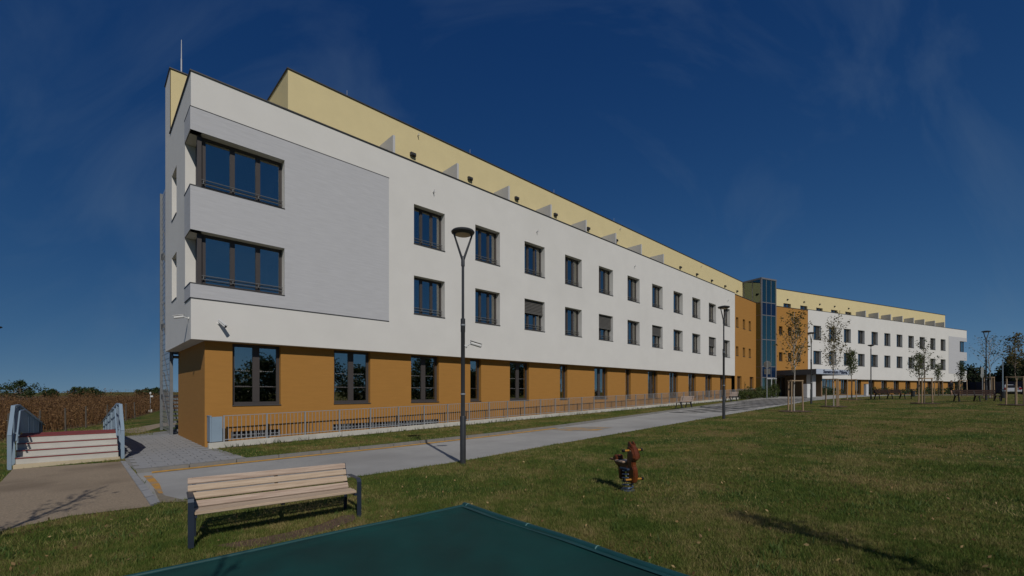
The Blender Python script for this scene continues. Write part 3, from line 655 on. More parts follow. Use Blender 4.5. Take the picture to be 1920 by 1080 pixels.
# ================================================================== external steel stair at the far end of the short wall
fs = empty('fire_escape', F1.w(2.44, 23.5, gzu(2.4)), F1.a, label='galvanised steel fire escape behind the orange end wall', cat='fire escape')
m_post = MB().box(-.05, .05, -.05, .05, 0, 10.5).mesh('post', M_steel)
for x in (-.02, 2.0):
    for y in (-1.6, 1.6): link('post', m_post, fs, (x, y, 0))
land = MB().box(0, 1.95, 0, .8, -.06, 0).box(-.03, 0, -.01, .81, -.16, .04).mesh('landing', M_dark)
for k in range(1, 6): link('landing', land, fs, (0, 1.25 if k % 2 else -2.05, 1.55 * k))
stepm = MB().box(0, .9, 0, .26, 0, .035).box(0, .9, .0, .02, -.05, 0).mesh('step', M_steel)
for fl in range(6):
    x0 = .05 if fl % 2 == 0 else 1.0; z0 = 1.55 * fl
    for q_ in range(9): link('step', stepm, fs, (x0, (-1.2 + q_ * .27) if fl % 2 == 0 else (.95 - q_ * .27), z0 + .155 * (q_ + 1)))
    for x in (x0 - .02, x0 + .92):
        a, b = ((x, -1.3, z0), (x, 1.25, z0 + 1.55)) if fl % 2 == 0 else ((x, 1.25, z0), (x, -1.3, z0 + 1.55))
        MB().bar(a, b, .03, .2).build('stringer', M_steel, fs)
        MB().tube((x, a[1], a[2] + 1.0), (x, b[1], b[2] + 1.0), .022, n=6).build('handrail', M_steel, fs)
mesh_m = MB()
for k in range(14): mesh_m.box(-.03, -.02, -1.15 + k * .185, -1.14 + k * .185, .1, 10.3)
for k in range(46): mesh_m.box(-.034, -.03, -1.2, 1.3, .2 + k * .22, .212 + k * .22)
mesh_m.build('wire_mesh', M_steel, fs)
for k in range(5): MB().tube((-.05, -1.2, .4 + 1.75 * k), (-.05, 1.3, 2.1 + 1.75 * k), .014, n=6).build('brace', M_steel, fs)

# ================================================================== low wall with railing in front of the ground floor
rl = empty('guard_railing', F1.w(2.7, 15.85, gzu(2.7)), 0, label='long grey picket railing on a low concrete kerb along the orange facade', cat='railing')
RRel = -rl.location
def rpart(mb, name, m, parent=None, **k): return mb.build(name, m, parent or rl, RRel if not parent else (0, 0, 0), F1.a if not parent else 0, **k)
def slab_sl(mb, u0, u1, n0, n1, z0, z1):               # box whose bottom and top follow the ground slope
    a, b = gzu(u0), gzu(u1)
    return mb.add([(u0, n0, a + z0), (u1, n0, b + z0), (u1, n1, b + z0), (u0, n1, a + z0), (u0, n0, a + z1), (u1, n0, b + z1), (u1, n1, b + z1), (u0, n1, a + z1)],
                  [(3, 2, 1, 0), (4, 5, 6, 7), (0, 1, 5, 4), (1, 2, 6, 5), (2, 3, 7, 6), (3, 0, 4, 7)])
def nrail(u): return 15.76 + .42 * min(1, max(0, (u - 2.6) / 44)) - .0
RN = 15.80
for k in range(12):
    u0 = 2.62 + 4.0 * k; rpart(slab_sl(MB(), u0, u0 + 3.99, RN - .1, RN + .08, -.3, .17), 'plinth', M_conc, bevel=.01)
BAY = 1.18; NBAY = 40
pst = MB().box(-.02, .02, -.03, .03, .16, .97).mesh('railing_post', M_zinc); pk = MB().box(-.007, .007, -.007, .007, .24, .93).mesh('picket', M_zinc)
for k in range(NBAY + 1):
    u = 3.02 + k * BAY; link('railing_post', pst, rl, F1.w(u, RN, gzu(u)) + RRel, F1.a)
far = MB()
for k in range(NBAY):
    u0, u1 = 3.02 + k * BAY, 3.02 + (k + 1) * BAY; by = rpart(slab_sl(MB(), u0 + .021, u1 - .021, RN - .016, RN + .016, .945, .965), 'top_rail', M_zinc); slab_sl(MB(), u0 + .021, u1 - .021, RN - .015, RN + .015, .22, .245).build('bottom_rail', M_zinc, by)
    for q in range(1, 10):
        u = u0 + BAY * q / 10
        if k < 26: link('picket', pk, by, (u, RN, gzu(u)))
        else: far.box(u - .007, u + .007, RN - .007, RN + .007, gzu(u) + .24, gzu(u) + .93)
rpart(far, 'far_pickets', M_zinc, kind='stuff')
ep = rpart(slab_sl(MB(), 2.66, 2.70, RN - .02, nO - .05, .19, .95), 'end_panel', M_rail)
slab_sl(MB(), 2.652, 2.708, RN - .03, nO - .03, .951, .975).build('end_panel_rail', M_rail, ep); slab_sl(MB(), 2.70, 2.98, RN - .008, RN + .008, .19, .94).build('end_panel_return', M_rail, ep)

# ================================================================== street lamps
def fork_lamp(H=5.24):
    t = empty('street_lamp', (0, 0, 0))
    MB().lathe([(.066, 0), (.066, 1.05), (.06, 1.07)], 16).build('pole_base', M_lamp, t, smooth=True)
    MB().lathe([(.046, 1.05), (.046, H - 2.3), (.052, H - 2.29), (.052, H - 2.0), (.03, H - 1.98), (.03, H - .8)], 16).build('pole', M_lamp, t, smooth=True)
    m_ = MB().lathe([(.042, H - .82), (.042, H - .66), (.03, H - .60)], 12)
    for s in (-1, 1): m_.tube((.012 * s, 0, H - .68), (.215 * s, 0, H - .09), .028, .02, n=8)
    m_.build('fork', M_lamp, t, smooth=True)
    hd = MB().lathe([(.20, H - .11), (.255, H - .08), (.262, H - .055), (.24, H - .03), (.12, H + .0), (.02, H + .01)], 32).build('lamp_head', M_dark, t, smooth=True)
    MB().lathe([(.165, H - .125), (.165, H - .108)], 24).build('lens', M_lens, hd, smooth=True)
    for z in (1.55, H - 2.15): MB().lathe([(.057, z), (.057, z + .03)], 12).build('clamp_band', M_zinc, t)
    return t
def place(t, p, rz, **k): t.location = p; t.rotation_euler[2] = rz; return tag(t, **k)
l1 = fork_lamp(); lg = 'fork topped street lamps'
lamps = [(at(868, 9.94), R(20), 'tall fork topped street lamp with a white camera on its pole beside the road'),
         (at(1357, 20.6), R(25), 'fork topped street lamp between the chequered paving and the lawn'),
         (at(1521, 32.6), R(30), 'fork topped street lamp on the lawn edge in front of the entrance canopy'),
         (at(1849, 33.6), R(0), 'fork topped street lamp standing behind the brown double bench'),
         (Vector((-26.62, 22.9, gz(-26.6, 22.9))), R(0), 'fork topped street lamp standing alone beside the dry field')]
for i, (p, rz, lb) in enumerate(lamps):
    place(l1 if i == 0 else copy_tree(l1), p, rz, label=lb, cat='street lamp', group=lg)
t = empty('disc_lamp', at(1633, 38.5), 0, label='slim disc topped lamp post in front of the far white wing', cat='street lamp')
MB().lathe([(.06, 0), (.06, 1.0), (.04, 1.02), (.04, 4.35), (.025, 4.37), (.025, 4.6)], 12).build('pole', M_lamp, t, smooth=True); MB().lathe([(.05, 4.55), (.22, 4.62), (.24, 4.66), (.2, 4.7), (.02, 4.72)], 24).build('lamp_head', M_dark, t, smooth=True)
# security cameras
def cctv(loc, d, arm, label, tilt=-.3):
    t = empty('security_camera', loc, 0, label=label, cat='camera', group='white security cameras')
    d = Vector(d).normalized(); a = Vector(arm)
    MB().tube((0, 0, 0), a, .012, n=8).tube((0, 0, 0), a.normalized() * .03, .04, n=10).build('bracket', M_cctv, t)
    e = a + d * .22 + Vector((0, 0, tilt * .22))
    h = MB().tube(a - (e - a) * .1, e, .04, n=10).build('housing', M_cctv, t, smooth=True); MB().bar(a + Vector((0, 0, .055)) - (e - a) * .1, e + (e - a) * .12 + Vector((0, 0, .055)), .1, .012).build('sun_shield', M_cctv, h)
    MB().tube(e, e + (e - a) * .03, .036, n=10).build('lens', M_black, h)
lp = lamps[0][0]
cctv(lp + Vector((.05, 0, 2.62)), (.85, .35, 0), (.14, .02, .08), 'white security camera on a short arm from the lamp pole', -.25)
u, z = F1.pix(410, 610, nW); cctv(F1.w(u, nW, z + .05), (.9, -.2, 0), (F1.N[0] * -.12, F1.N[1] * -.12, .05), 'white security camera on the long facade near the building corner', -.75)
cctv(F1.w(UE, nW + .35, 3.95), (-.75, -.3, 0), (-F1.U[0] * .14, -F1.U[1] * .14, .04), 'white security camera on the short end wall at the building corner', -.2)

# ================================================================== benches
def bench_pale():
    """slatted bench with flat steel arm frames; length along x, facing -y"""
    t = empty('park_bench', (0, 0, 0)); Lh = .885
    sl_ = lambda y, z, ry, d=.088, th=.036: (y, z, ry, d, th)
    for y, z, ang, d in ((.045, .372, 2, .118), (.172, .366, 2, .108), (.35, .40, 62, .082), (.40, .488, 66, .08), (.442, .572, 68, .076), (.478, .655, 70, .074)):
        a = R(ang); c, s = math.cos(a), math.sin(a); h = d / 2; th = .018
        prof = [(y - c * h + s * th, z - s * h - c * th), (y + c * h + s * th, z + s * h - c * th), (y + c * h - s * th, z + s * h + c * th), (y - c * h - s * th, z - s * h + c * th)]
        MB().plate(prof, -Lh - (.05 if z > .39 else 0), Lh).build('slat', M_wood if (round(z * 100) % 2) else M_wood2, t, bevel=.006)
    for s in (-1, 1):
        x = s * (Lh + .035); w_ = .028; m_ = MB()
        out = [(-.02, 0), (-.02, .50), (0, .535), (.035, .545), (.40, .545), (.40, .533), (.04, .533), (.005, .52), (-.007, .50), (-.007, 0)]
        m_.plate(out, x - w_, x + w_)
        m_.build('arm_frame', M_navy, t)
        MB().plate([(.44, 0), (.455, 0), (.41, .36), (.45, .54), (.51, .69), (.495, .695), (.43, .54), (.39, .36)], x - s * .045 - .02, x - s * .045 + .02).build('rear_leg', M_navy, t)
        MB().box(x - s * .04 - .018, x - s * .04 + .018, -.006, .42, .318, .345).build('seat_bracket', M_navy, t)
    MB().box(-.02, .02, .02, .4, .325, .35).plate([(.4, .33), (.42, .33), (.515, .675), (.49, .675)], -.02, .02).build('middle_bracket', M_navy, t)
    return t
bl, br = GW(362, 1030), GW(670, 970)
c = (bl + br) / 2; rzb = math.atan2(br.y - bl.y, br.x - bl.x)
b1 = place(bench_pale(), c, rzb, label='pale slatted wooden bench with dark blue steel arms beside the teal cover', cat='bench')
def bench_plain(m_w, m_l, L_, label, p, rz, arms=False, mid=False, group=None):
    t = empty('park_bench', p, rz, label=label, cat='bench', group=group)
    for y, z, ang in ((.04, .43, 0), (.16, .43, 0), (.28, .43, 0), (.42, .54, 75), (.45, .66, 75), (.48, .78, 75)):
        a = R(ang); c_, s = math.cos(a), math.sin(a); h = .05; th = .016
        prof = [(y - c_ * h + s * th, z - s * h - c_ * th), (y + c_ * h + s * th, z + s * h - c_ * th), (y + c_ * h - s * th, z + s * h + c_ * th), (y - c_ * h - s * th, z - s * h + c_ * th)]
        MB().plate(prof, -L_ / 2, L_ / 2).build('slat', m_w, t)
    for x in ((-L_ / 2 + .1, 0, L_ / 2 - .1) if mid else (-L_ / 2 + .2, L_ / 2 - .2)):
        MB().plate([(-.02, 0), (.03, 0), (.1, .4), (.3, .4), (.44, 0), (.49, 0), (.4, .42), (.52, .82), (.48, .83), (.36, .46), (.02, .41), (.06, .4)], x - .025, x + .025).build('leg', m_l, t)
    if arms:
        for x in (-L_ / 2 + .03, L_ / 2 - .03): MB().box(x - .03, x + .03, -.02, .42, .62, .65).box(x - .02, x + .02, -.02, .03, 0, .62).build('armrest', m_l, t)
    return t
bench_plain(M_woodp, M_lamp, 1.8, 'pinkish wooden bench on the grass strip before the chequered paving', at(1276, 29.0), F1.a + R(180), group='pinkish benches along the railing')
bench_plain(M_woodp, M_lamp, 1.8, 'pinkish wooden bench beside the railing next to the flower bed', at(1366, 38.2), F1.a + R(180), group='pinkish benches along the railing')
bench_plain(M_woodd, M_black, 3.0, 'dark brown double bench near the disc topped lamp post', at(1674, 37.5) , R(14) , mid=True, group='brown double benches on the lawn')
bench_plain(M_woodd, M_black, 3.0, 'dark brown double bench in front of the dark blue fence', at(1838, 31.6), R(-2), True, mid=True, group='brown double benches on the lawn')

# ================================================================== rehabilitation stairs
sx, sy = -11.45, 10.2; sa = R(44.2)
st = empty('training_stairs', (sx, sy, gz(sx, sy) - .03), sa, label='cream training stairs with red edged treads and pale blue picket railings', cat='stairs')
SW = 1.85; RISE = .148; RUN = .25; LEND = 2.1; REND = 12.0
MB().box(0, SW, 0, LEND, -.1, .13).build('base_slab', M_creamb, st, bevel=.01)
for k in range(4):
    y0 = .1 + RUN * k; zt2 = .13 + RISE * (k + 1)
    MB().box(.03, SW - .03, y0, LEND - .002 * k - .01, zt2 - RISE + .001, zt2 - .022).build('riser_block', M_cream, st)
    td = MB().box(.025, SW - .025, y0 + .03, y0 + RUN if k < 3 else LEND, zt2 - .022, zt2).build('tread', M_red if k == 3 else M_cream, st)
    MB().box(.025, SW - .025, y0 - .012, y0 + .03, zt2 - .02, zt2 + .001).build('nosing', M_red, td)
MB().plate([(LEND, -.1), (LEND, .13 + 4 * RISE - .005), (REND, -.2), (REND, -.3)], .025, SW - .025).build('ramp', M_conc, st)
hr = [(-.02, .80), (.8, 1.46), (LEND, 1.46), (REND, .52)]
def hz(y):
    for (a, za), (b, zb) in zip(hr[:-1], hr[1:]):
        if a <= y <= b: return za + (zb - za) * (y - a) / (b - a)
    return hr[-1][1]
pick = {}
for x in (-.05, SW + .05):
    rlg = MB()
    for (a, za), (b, zb) in zip(hr[:-1], hr[1:]): rlg.bar((x, a, za), (x, b, zb), .07, .045)
    rl_o = rlg.build('handrail', M_rail, st)
    bt = MB(); 
    for (a, za), (b, zb) in zip(hr[:-1], hr[1:]): bt.bar((x, a, max(-.2, za - .68)), (x, b, max(-.2, zb - .68)), .04, .04)
    bt.build('bottom_rail', M_rail, rl_o)
    inn = MB()
    xi = x + (.11 if x < 0 else -.11)
    for (a, za), (b, zb) in zip(hr[:-1], hr[1:]): inn.tube((xi, a, za - .12), (xi, b, zb - .12), .018, n=6)
    for y in (.2, 1.0, 2.35, 4.5, 7, 9.5): inn.tube((xi, y, hz(y) - .12), (x, y, hz(y) - .16), .01, n=6)
    inn.build('grab_rail', M_rail, rl_o, smooth=True)
    for y in (0, .82, 2.08, 5.2, 7.5, 9.8, 11.95): MB().box(x - .035, x + .035, y - .03, y + .03, -.02 if y < 2.9 else -.3, hz(y) - .01).build('newel_post', M_rail, st)
    y = .09
    while y < 11.9:
        if min(abs(y - q_) for q_ in (.82, 2.08, 5.2, 7.5, 9.8)) > .05: MB().box(x - .01, x + .01, y - .032, y + .032, max(.07 if y < 3 else -.25, hz(y) - .69), hz(y) - .05).build('picket', M_rail, rl_o)
        y += .1

# ================================================================== teal sandbox cover
def GH(px, py, h):                                     # like G for a point h above the ground
    u, n = G(px, py); q = (CAMH - h) / CAMH; return (u * q, n * q)
tu, tn = GH(875, 944, .085); lx = GH(230, 1080, .085); sc_rz = F1.a + math.atan2(tn - lx[1], tu - lx[0])
cov = empty('sandbox_cover', F1.w(tu, tn, gzu(tu)), sc_rz, label='dark teal tarpaulin cover with stitched hem lying over a sandbox', cat='cover'); cov.rotation_euler[1] = -math.atan(SLOPE)
nx, ny = 90, 90; SZX, SZY = 5.2, 4.6; rs = np.random.default_rng(3)
ph = rs.uniform(0, 6.28, 12); kx_ = rs.normal(0, 1.6, 12); ky_ = rs.normal(0, 1.6, 12)
vs = []
for j in range(ny + 1):
    for i in range(nx + 1):
        x = -SZX * i / nx; y = -SZY * j / ny
        ed = min(-x, -y, SZX + x, SZY + y)
        h = .085 * min(1, (ed / .06)) if ed < .06 else .085 - .03 * min(1, max(0, (ed - .12) / .12)) + (.0)
        if .14 < ed < .2 and -x < .2: h -= .012
        wv = sum(math.sin(kx_[q] * x + ky_[q] * y + ph[q]) for q in range(12)) * .006 * min(1, ed / .3)
        sg = -.03 * min(1, max(0, ed - .2) / .8)
        r_ = .004 * math.sin(7 * x + 2.2 * y) * math.exp(-((x + 1.2 + .3 * y) / .8) ** 2)
        vs.append((x - .045 * y + .012 * math.sin(3 * y + 1), y + .012 * math.sin(2.6 * x), h + wv + sg + r_))
fsx = [(j * (nx + 1) + i, j * (nx + 1) + i + 1, (j + 1) * (nx + 1) + i + 1, (j + 1) * (nx + 1) + i) for j in range(ny) for i in range(nx)]
MB().add(vs, fsx).build('tarpaulin', M_tarp, cov, smooth=True)
def hem(pts, wd, zoff, m_, nm):
    mb_ = MB()
    for a, b in zip(pts[:-1], pts[1:]):
        a = Vector(a); b = Vector(b); d = (b - a).normalized(); q = Vector((-d.y, d.x, 0)) * wd / 2
        mb_.add([a - q, b - q, b + q + Vector((0, 0, .004)), a + q + Vector((0, 0, .004))], [(0, 1, 2, 3)])
    return mb_.build(nm, m_, cov)
def sy(x): return .012 * math.sin(2.6 * x)
def sxx(y): return -.045 * y + .012 * math.sin(3 * y + 1)
def tube_hem(pts, r, nm):
    mb_ = MB()
    for a, b in zip(pts[:-1], pts[1:]): mb_.tube(a, b, r, n=10)
    return mb_.build(nm, M_tarpe, cov, smooth=True)
tube_hem([(sxx(-y) - .05, -y, .072) for y in np.linspace(.0, 4.6, 24)], .04, 'rolled_hem')
tube_hem([(-x, sy(-x) - .03, .072) for x in np.linspace(.0, 5.2, 26)], .022, 'rolled_hem')
hem([(sxx(-y) - .13, -y, .088) for y in np.linspace(.1, 4.5, 23)], .05, 0, M_tarpe, 'hem_band')
for y in (.1, 1.33, 2.35): MB().tube((sxx(-y) - .05, -y - .006, .072), (sxx(-y) - .05, -y + .006, .072), .0425, n=12).build('hem_tie', M_thread, cov)

# ================================================================== spring rider
rp = GW(1177, 919)
sr = empty('spring_rider', rp, R(24), label='varnished brown wooden horse spring rider on a coiled spring on the lawn', cat='spring rider')
hel = MB(); pr = None
for k in range(6 * 14 + 1):
    a = 2 * math.pi * k / 14; p = Vector((.085 * math.cos(a), .085 * math.sin(a), .01 + .34 * k / (6 * 14)))
    if pr is not None: hel.tube(pr, p, .012, n=6, cap=False)
    pr = p
hel.build('spring', M_spring, sr, smooth=True)
MB().lathe([(.11, -.03), (.11, .012)], 20).build('base_plate', M_spring, sr)
MB().box(-.09, .09, -.1, .1, .345, .37).build('spring_bracket', M_spring, sr)
# the horse faces -y and a little to the right: neck and head plate, side panels, seat, tail end
def plate(prof, x0, x1, nm, m_, bev=.012): return MB().plate(prof, x0, x1).build(nm, m_, sr, bevel=bev)
neck = [(-.13, .13), (-.19, .16), (-.215, .26), (-.20, .37), (-.165, .42), (-.16, .5), (-.205, .51), (-.235, .545), (-.225, .6), (-.19, .68), (-.16, .74), (-.10, .77), (-.055, .755), (-.03, .70), (-.035, .58), (-.02, .45), (-.01, .3), (-.05, .17)]
plate(neck, -.045, .045, 'neck_and_head', M_horse)
for s in (-1, 1): plate([(-.19, .53), (-.225, .55), (-.22, .6), (-.17, .70), (-.10, .73), (-.07, .70), (-.08, .6), (-.13, .56)], s * .046 if s > 0 else -.07, .07 if s > 0 else -.046, 'cheek', M_horse, .008)
for s in (-1, 1): plate([(-.12, .70), (-.15, .75), (-.09, .81), (-.06, .79), (-.05, .72)], s * .035 - .014, s * .035 + .014, 'ear', M_horse, .005)
plate([(-.06, .33), (.17, .34), (.27, .40), (.33, .47), (.29, .49), (.18, .455), (-.05, .45)], -.05, .05, 'body', M_horse)
plate([(.12, .16), (.17, .16), (.2, .36), (.16, .45), (.11, .36)], -.05, .05, 'hind_panel', M_horse)
MB().box(-.12, .12, -.02, .2, .452, .478).build('seat', M_seatw, sr, bevel=.01)
plate([(.2, .45), (.30, .455), (.31, .50), (.25, .56), (.2, .53)], -.075, .075, 'seat_back', M_horse)
MB().box(-.03, .03, .29, .46, .44, .47).build('tail', M_horse, sr, bevel=.01)
for z, y, ln_ in ((.665, -.115, .16), (.20, -.135, .16)):
    MB().tube((-ln_, y, z), (ln_, y, z), .017, n=10).build('peg', M_horsey, sr, smooth=True)
    for s in (-1, 1): MB().tube((s * ln_, y, z), (s * (ln_ + .035), y, z), .024, n=10).build('peg_cap', M_black, sr, smooth=True)
for s in (-1, 1): MB().lathe([(.012, 0), (.012, .006)], 10).build('eye', M_seatw, sr, (s * .073, -.15, .66)).rotation_euler = (0, R(90), 0)

ORD14 = ['first', 'second', 'third', 'fourth', 'fifth', 'sixth', 'seventh', 'eighth', 'ninth', 'tenth', 'eleventh', 'twelfth', 'thirteenth', 'fourteenth']
ORD = ['first', 'second', 'third', 'fourth', 'fifth', 'sixth', 'seventh', 'eighth', 'ninth']
# ================================================================== vegetation helpers
def leaf_cloud(cent, size, n_per, spread, rng):
    """quads round each centre; returns vertex array"""
    cent = np.repeat(np.asarray(cent, float), n_per, 0); k = len(cent)
    c = cent + rng.normal(0, 1, (k, 3)) * spread
    a = rng.normal(0, 1, (k, 3)); a /= np.linalg.norm(a, axis=1)[:, None]; b = rng.normal(0, 1, (k, 3)); b -= a * (a * b).sum(1)[:, None]; b /= np.linalg.norm(b, axis=1)[:, None]
    s = (size * rng.uniform(.6, 1.25, k))[:, None]
    v = np.stack([c - a * s, c - b * s * .55 + a * s * .1, c + a * s, c + b * s * .55 + a * s * .1], 1)
    return v.reshape(-1, 3)
def young_tree(p, H, trunk_h, spread, nb, nleaf, label, seed, mleaf=M_leaf, mbark=M_bark, leaf=.045, dense=.12, cat='tree', group='young staked trees', up=.75, r0=.035):
    rng = np.random.default_rng(seed); t = empty('young_tree', p, rng.uniform(0, 6), label=label, cat=cat, group=group)
    mb_ = MB(); pts = [Vector((0, 0, -.05))]; nseg = 9
    for k in range(1, nseg + 1):
        z = H * .97 * k / nseg; pts.append(Vector((rng.normal(0, .012) * k * .5, rng.normal(0, .012) * k * .5, z)))
    rad = lambda z: r0 * (1 - .85 * z / H) + .004
    for a, b in zip(pts[:-1], pts[1:]): mb_.tube(a, b, rad(a.z), rad(b.z), n=8, cap=False)
    cents = []
    for k in range(nb):
        f = (k + rng.uniform(0, .8)) / nb; z = trunk_h + (H * .9 - trunk_h) * f; base = Vector((0, 0, z))
        for a, b in zip(pts[:-1], pts[1:]):
            if a.z <= z <= b.z: base = a.lerp(b, (z - a.z) / (b.z - a.z))
        an = k * 2.4 + rng.uniform(-.5, .5); ln_ = spread * (1 - .62 * f) * rng.uniform(.7, 1.25)
        d = Vector((math.cos(an) * (1 - up * .6), math.sin(an) * (1 - up * .6), up)).normalized(); p0 = base
        L_ = ln_ / max(.3, math.hypot(d.x, d.y)); 
        for s in range(4):
            d = (d + Vector((rng.normal(0, .1), rng.normal(0, .1), .06))).normalized(); p1 = p0 + d * L_ / 4
            mb_.tube(p0, p1, .014 * (1 - s * .22), .014 * (1 - (s + 1) * .22) + .002, n=5, cap=False)
            if s >= 1:
                for q in range(3):
                    tw_ = p0.lerp(p1, rng.uniform()) ; e = tw_ + Vector(rng.normal(0, 1, 3)).normalized() * L_ * .16 + Vector((0, 0, .03))
                    mb_.tube(tw_, e, .004, .002, n=4, cap=False); cents.append(tuple(e))
            cents.append(tuple(p1)); p0 = p1
    mb_.build('trunk', mbark, t, smooth=True)
    cents = np.array(cents); cents = cents[rng.permutation(len(cents))]
    per = max(1, nleaf // len(cents)); v = leaf_cloud(cents, leaf, max(1, int(per * 1.6)), dense, rng)
    link('crown', soup('crown', v, 4, mleaf), t)
    return t
def stakes(p, r, h, rz, label):
    t = empty('tree_stakes', p, rz, label=label, cat='tree support', group='wooden tree supports')
    c3 = [(r * math.cos(a), r * math.sin(a)) for a in (R(90), R(210), R(330))]
    for x, y in c3: MB().tube((x, y, -.05), (x * .92, y * .92, h), .04, .036, n=10).build('post', M_pole, t, smooth=True)
    for i in range(3):
        a, b = c3[i], c3[(i + 1) % 3]; MB().bar((a[0] * 1.0, a[1], h - .03 - .004 * i), (b[0], b[1], h - .03 - .004 * i), .07, .05).build('crossbar', M_pole, t)
    a = c3[0]; MB().tube((a[0] * .9, a[1] * .9, h - .15), (0, 0, h - .15), .012, n=6).build('tie', M_black, t)
MUL = []
def mulch(p, r, seed):
    rng = random.Random(seed); u, n = F1.un(p.x, p.y); MUL.append((u, n, r)); o = sheet('mulch_ring', [(u + r * rng.uniform(.8, 1.15) * math.cos(a), n + r * rng.uniform(.8, 1.15) * math.sin(a)) for a in [2 * math.pi * k / 18 for k in range(18)]], .02, M_dirt, thick=.03)
T = [  # px, depth, height, trunk clear height, spread, branches, leaves, stake height, label, leaf material, bark, up
    (1489, 24.6, 5.7, 2.0, .95, 22, 620, 1.75, 'tall sparse birch like sapling tied between stakes by the lawn edge', M_leafy, M_barkp, .78),
    (1563, 28.4, 5.6, 1.9, 1.15, 20, 520, 1.8, 'open branched sapling in front of the entrance sign', M_leafy, M_barkp, .8),
    (1597, 37.5, 4.4, 1.9, .5, 22, 900, 1.75, 'small dense sapling between the sign and the disc topped lamp', M_leaf, M_bark, .8),
    (1733, 30.2, 4.5, 1.9, .95, 14, 330, 1.75, 'slender sapling with few leaves beside the brown bench', M_leaf, M_bark, .6),
    (1723, 34.5, 3.7, 1.5, .8, 16, 700, 0, 'bushy sapling behind the slender staked sapling', M_leaf, M_bark, .72),
    (1760, 45.0, 3.3, 1.3, .42, 18, 700, 1.5, 'small leafy sapling against the far orange wall', M_leaf, M_bark, .8),
    (1803, 41.0, 3.2, 1.2, .45, 18, 700, 1.5, 'thin sapling in front of the far end windows', M_leafm, M_bark, .8),
    (1856, 36.5, 5.1, 2.2, 1.5, 20, 330, 1.75, 'wide airy sapling beside the lamp behind the brown bench', M_leaf, M_barkp, .66),
    (1904, 27.0, 4.6, 2.1, .95, 20, 760, 1.75, 'leafy sapling between thick stakes near the parked cars', M_leafy, M_bark, .45),
]
for k, (px, d, H, th, sp, nb, nl, sh, lb, ml, mk, up) in enumerate(T):
    p = at(px, d); young_tree(p, H, th, sp, nb, nl, lb, 20 + k, ml, mk, up=up, dense=.085, leaf=.062)
    if sh: stakes(p, .42 if d < 35 else .36, sh, R(10 + 37 * k), 'three post wooden support around the ' + lb.split(' with')[0].split(' between')[0].split(' in front')[0].split(' beside')[0].split(' against')[0].split(' tied')[0] + (' near the cars' if k == 8 else ' by the sign' if k == 1 else ' on the lawn'))
    if d < 40 and sh: mulch(p, .75, k)
# saplings just outside the view, whose shadows lie on lawn, path and cover
for k, (x, y, H, lb) in enumerate(((5.3, .6, 4.9, 'staked sapling right of the viewpoint casting a long shadow on the lawn'), (4.6, 2.0, 3.6, 'short sapling right of the viewpoint near the spring rider'), (-5.2, 2.6, 5.2, 'sapling beside the gravel path left of the viewpoint'), (-.7, -.9, 5.0, 'sapling behind the teal cover'), (-7.6, 2.4, 5.4, 'second sapling along the gravel path'))):
    p = Vector((x, y, gz(x, y))); young_tree(p, H, 2.0, .5, 13, 240, lb, 60 + k, M_leaf, M_bark, dense=.1, leaf=.045, r0=.045)

def crown_tree(p, H, W_, label, seed, m=M_leafd, n=2600, leaf=.22, low=.12, cat='tree', group='trees on the horizon', name='tree', clumps=42, conical=False):
    rng = np.random.default_rng(seed); t = empty(name, p, rng.uniform(0, 6), label=label, cat=cat, group=group)
    mb_ = MB().tube((0, 0, -.2), (0, 0, H * .7), .03 * H * .6, .01 * H, n=8); 
    cs_ = []
    for k in range(clumps):
        f = rng.uniform(0, 1); z = H * (low + (1 - low) * f * .96)
        prof = (1 - f) ** .8 if conical else math.sqrt(max(.02, 1 - (2 * f - .9) ** 2 * .95)); a = rng.uniform(0, 6.28); rr = W_ / 2 * prof * rng.uniform(.35, 1.05)
        e = (rr * math.cos(a), rr * math.sin(a), z); cs_.append(e); mb_.tube((0, 0, z * .7), e, .012 * H * .5, .004 * H, n=5, cap=False)
    mb_.build('trunk', M_bark, t, smooth=True)
    v = leaf_cloud(cs_, leaf, n // clumps, min(W_, H) * .075 + .05, rng); v[:, 2] = np.maximum(v[:, 2], .02)
    link('crown', soup('crown', v, 4, m), t); return t
# left horizon
for k, (px, d, H, W_, lb) in enumerate(((38, 95, 4.0, 7.2, 'broad green tree beyond the dry field, largest on the horizon'), (150, 110, 2.9, 5.2, 'low round green tree beyond the dry field'), (172, 118, 2.7, 4.2, 'small green bush beside the low round tree'), (97, 130, 2.6, 4, 'tiny distant bush in the gap between two field trees'), (276, 105, 2.2, 4.6, 'dark green bush beyond the white instrument post'), (295, 120, 2.3, 5, 'dark bush on the horizon next to the fire escape'))):
    crown_tree(at(px, d), H, W_, lb, 100 + k, M_leafm, 2200, .2, .02, clumps=40)
# right: dark trees behind the fence
for k, (px, d, H, W_, lb, con) in enumerate(((1832, 92, 5.9, 5.6, 'dark evergreen tree just past the white end of the far wing', False), (1816, 96, 4.8, 4.5, 'dark tree tucked against the far end wall', False), (1858, 100, 4.2, 4.5, 'low dark tree behind the wide airy sapling', False), (1884, 84, 4.8, 4.2, 'dark tree behind the pale blue mast', False), (1898, 82, 7.2, 4.0, 'pointed dark conifer behind the parked cars', True), (1913, 80, 6.0, 5.5, 'spreading dark tree behind the right hand stakes', False), (1930, 84, 7.0, 6, 'tall dark tree beyond the last sapling', False))):
    crown_tree(at(px, d), H, W_, lb, 120 + k, M_leafd, 3000, .24, .05, conical=con)
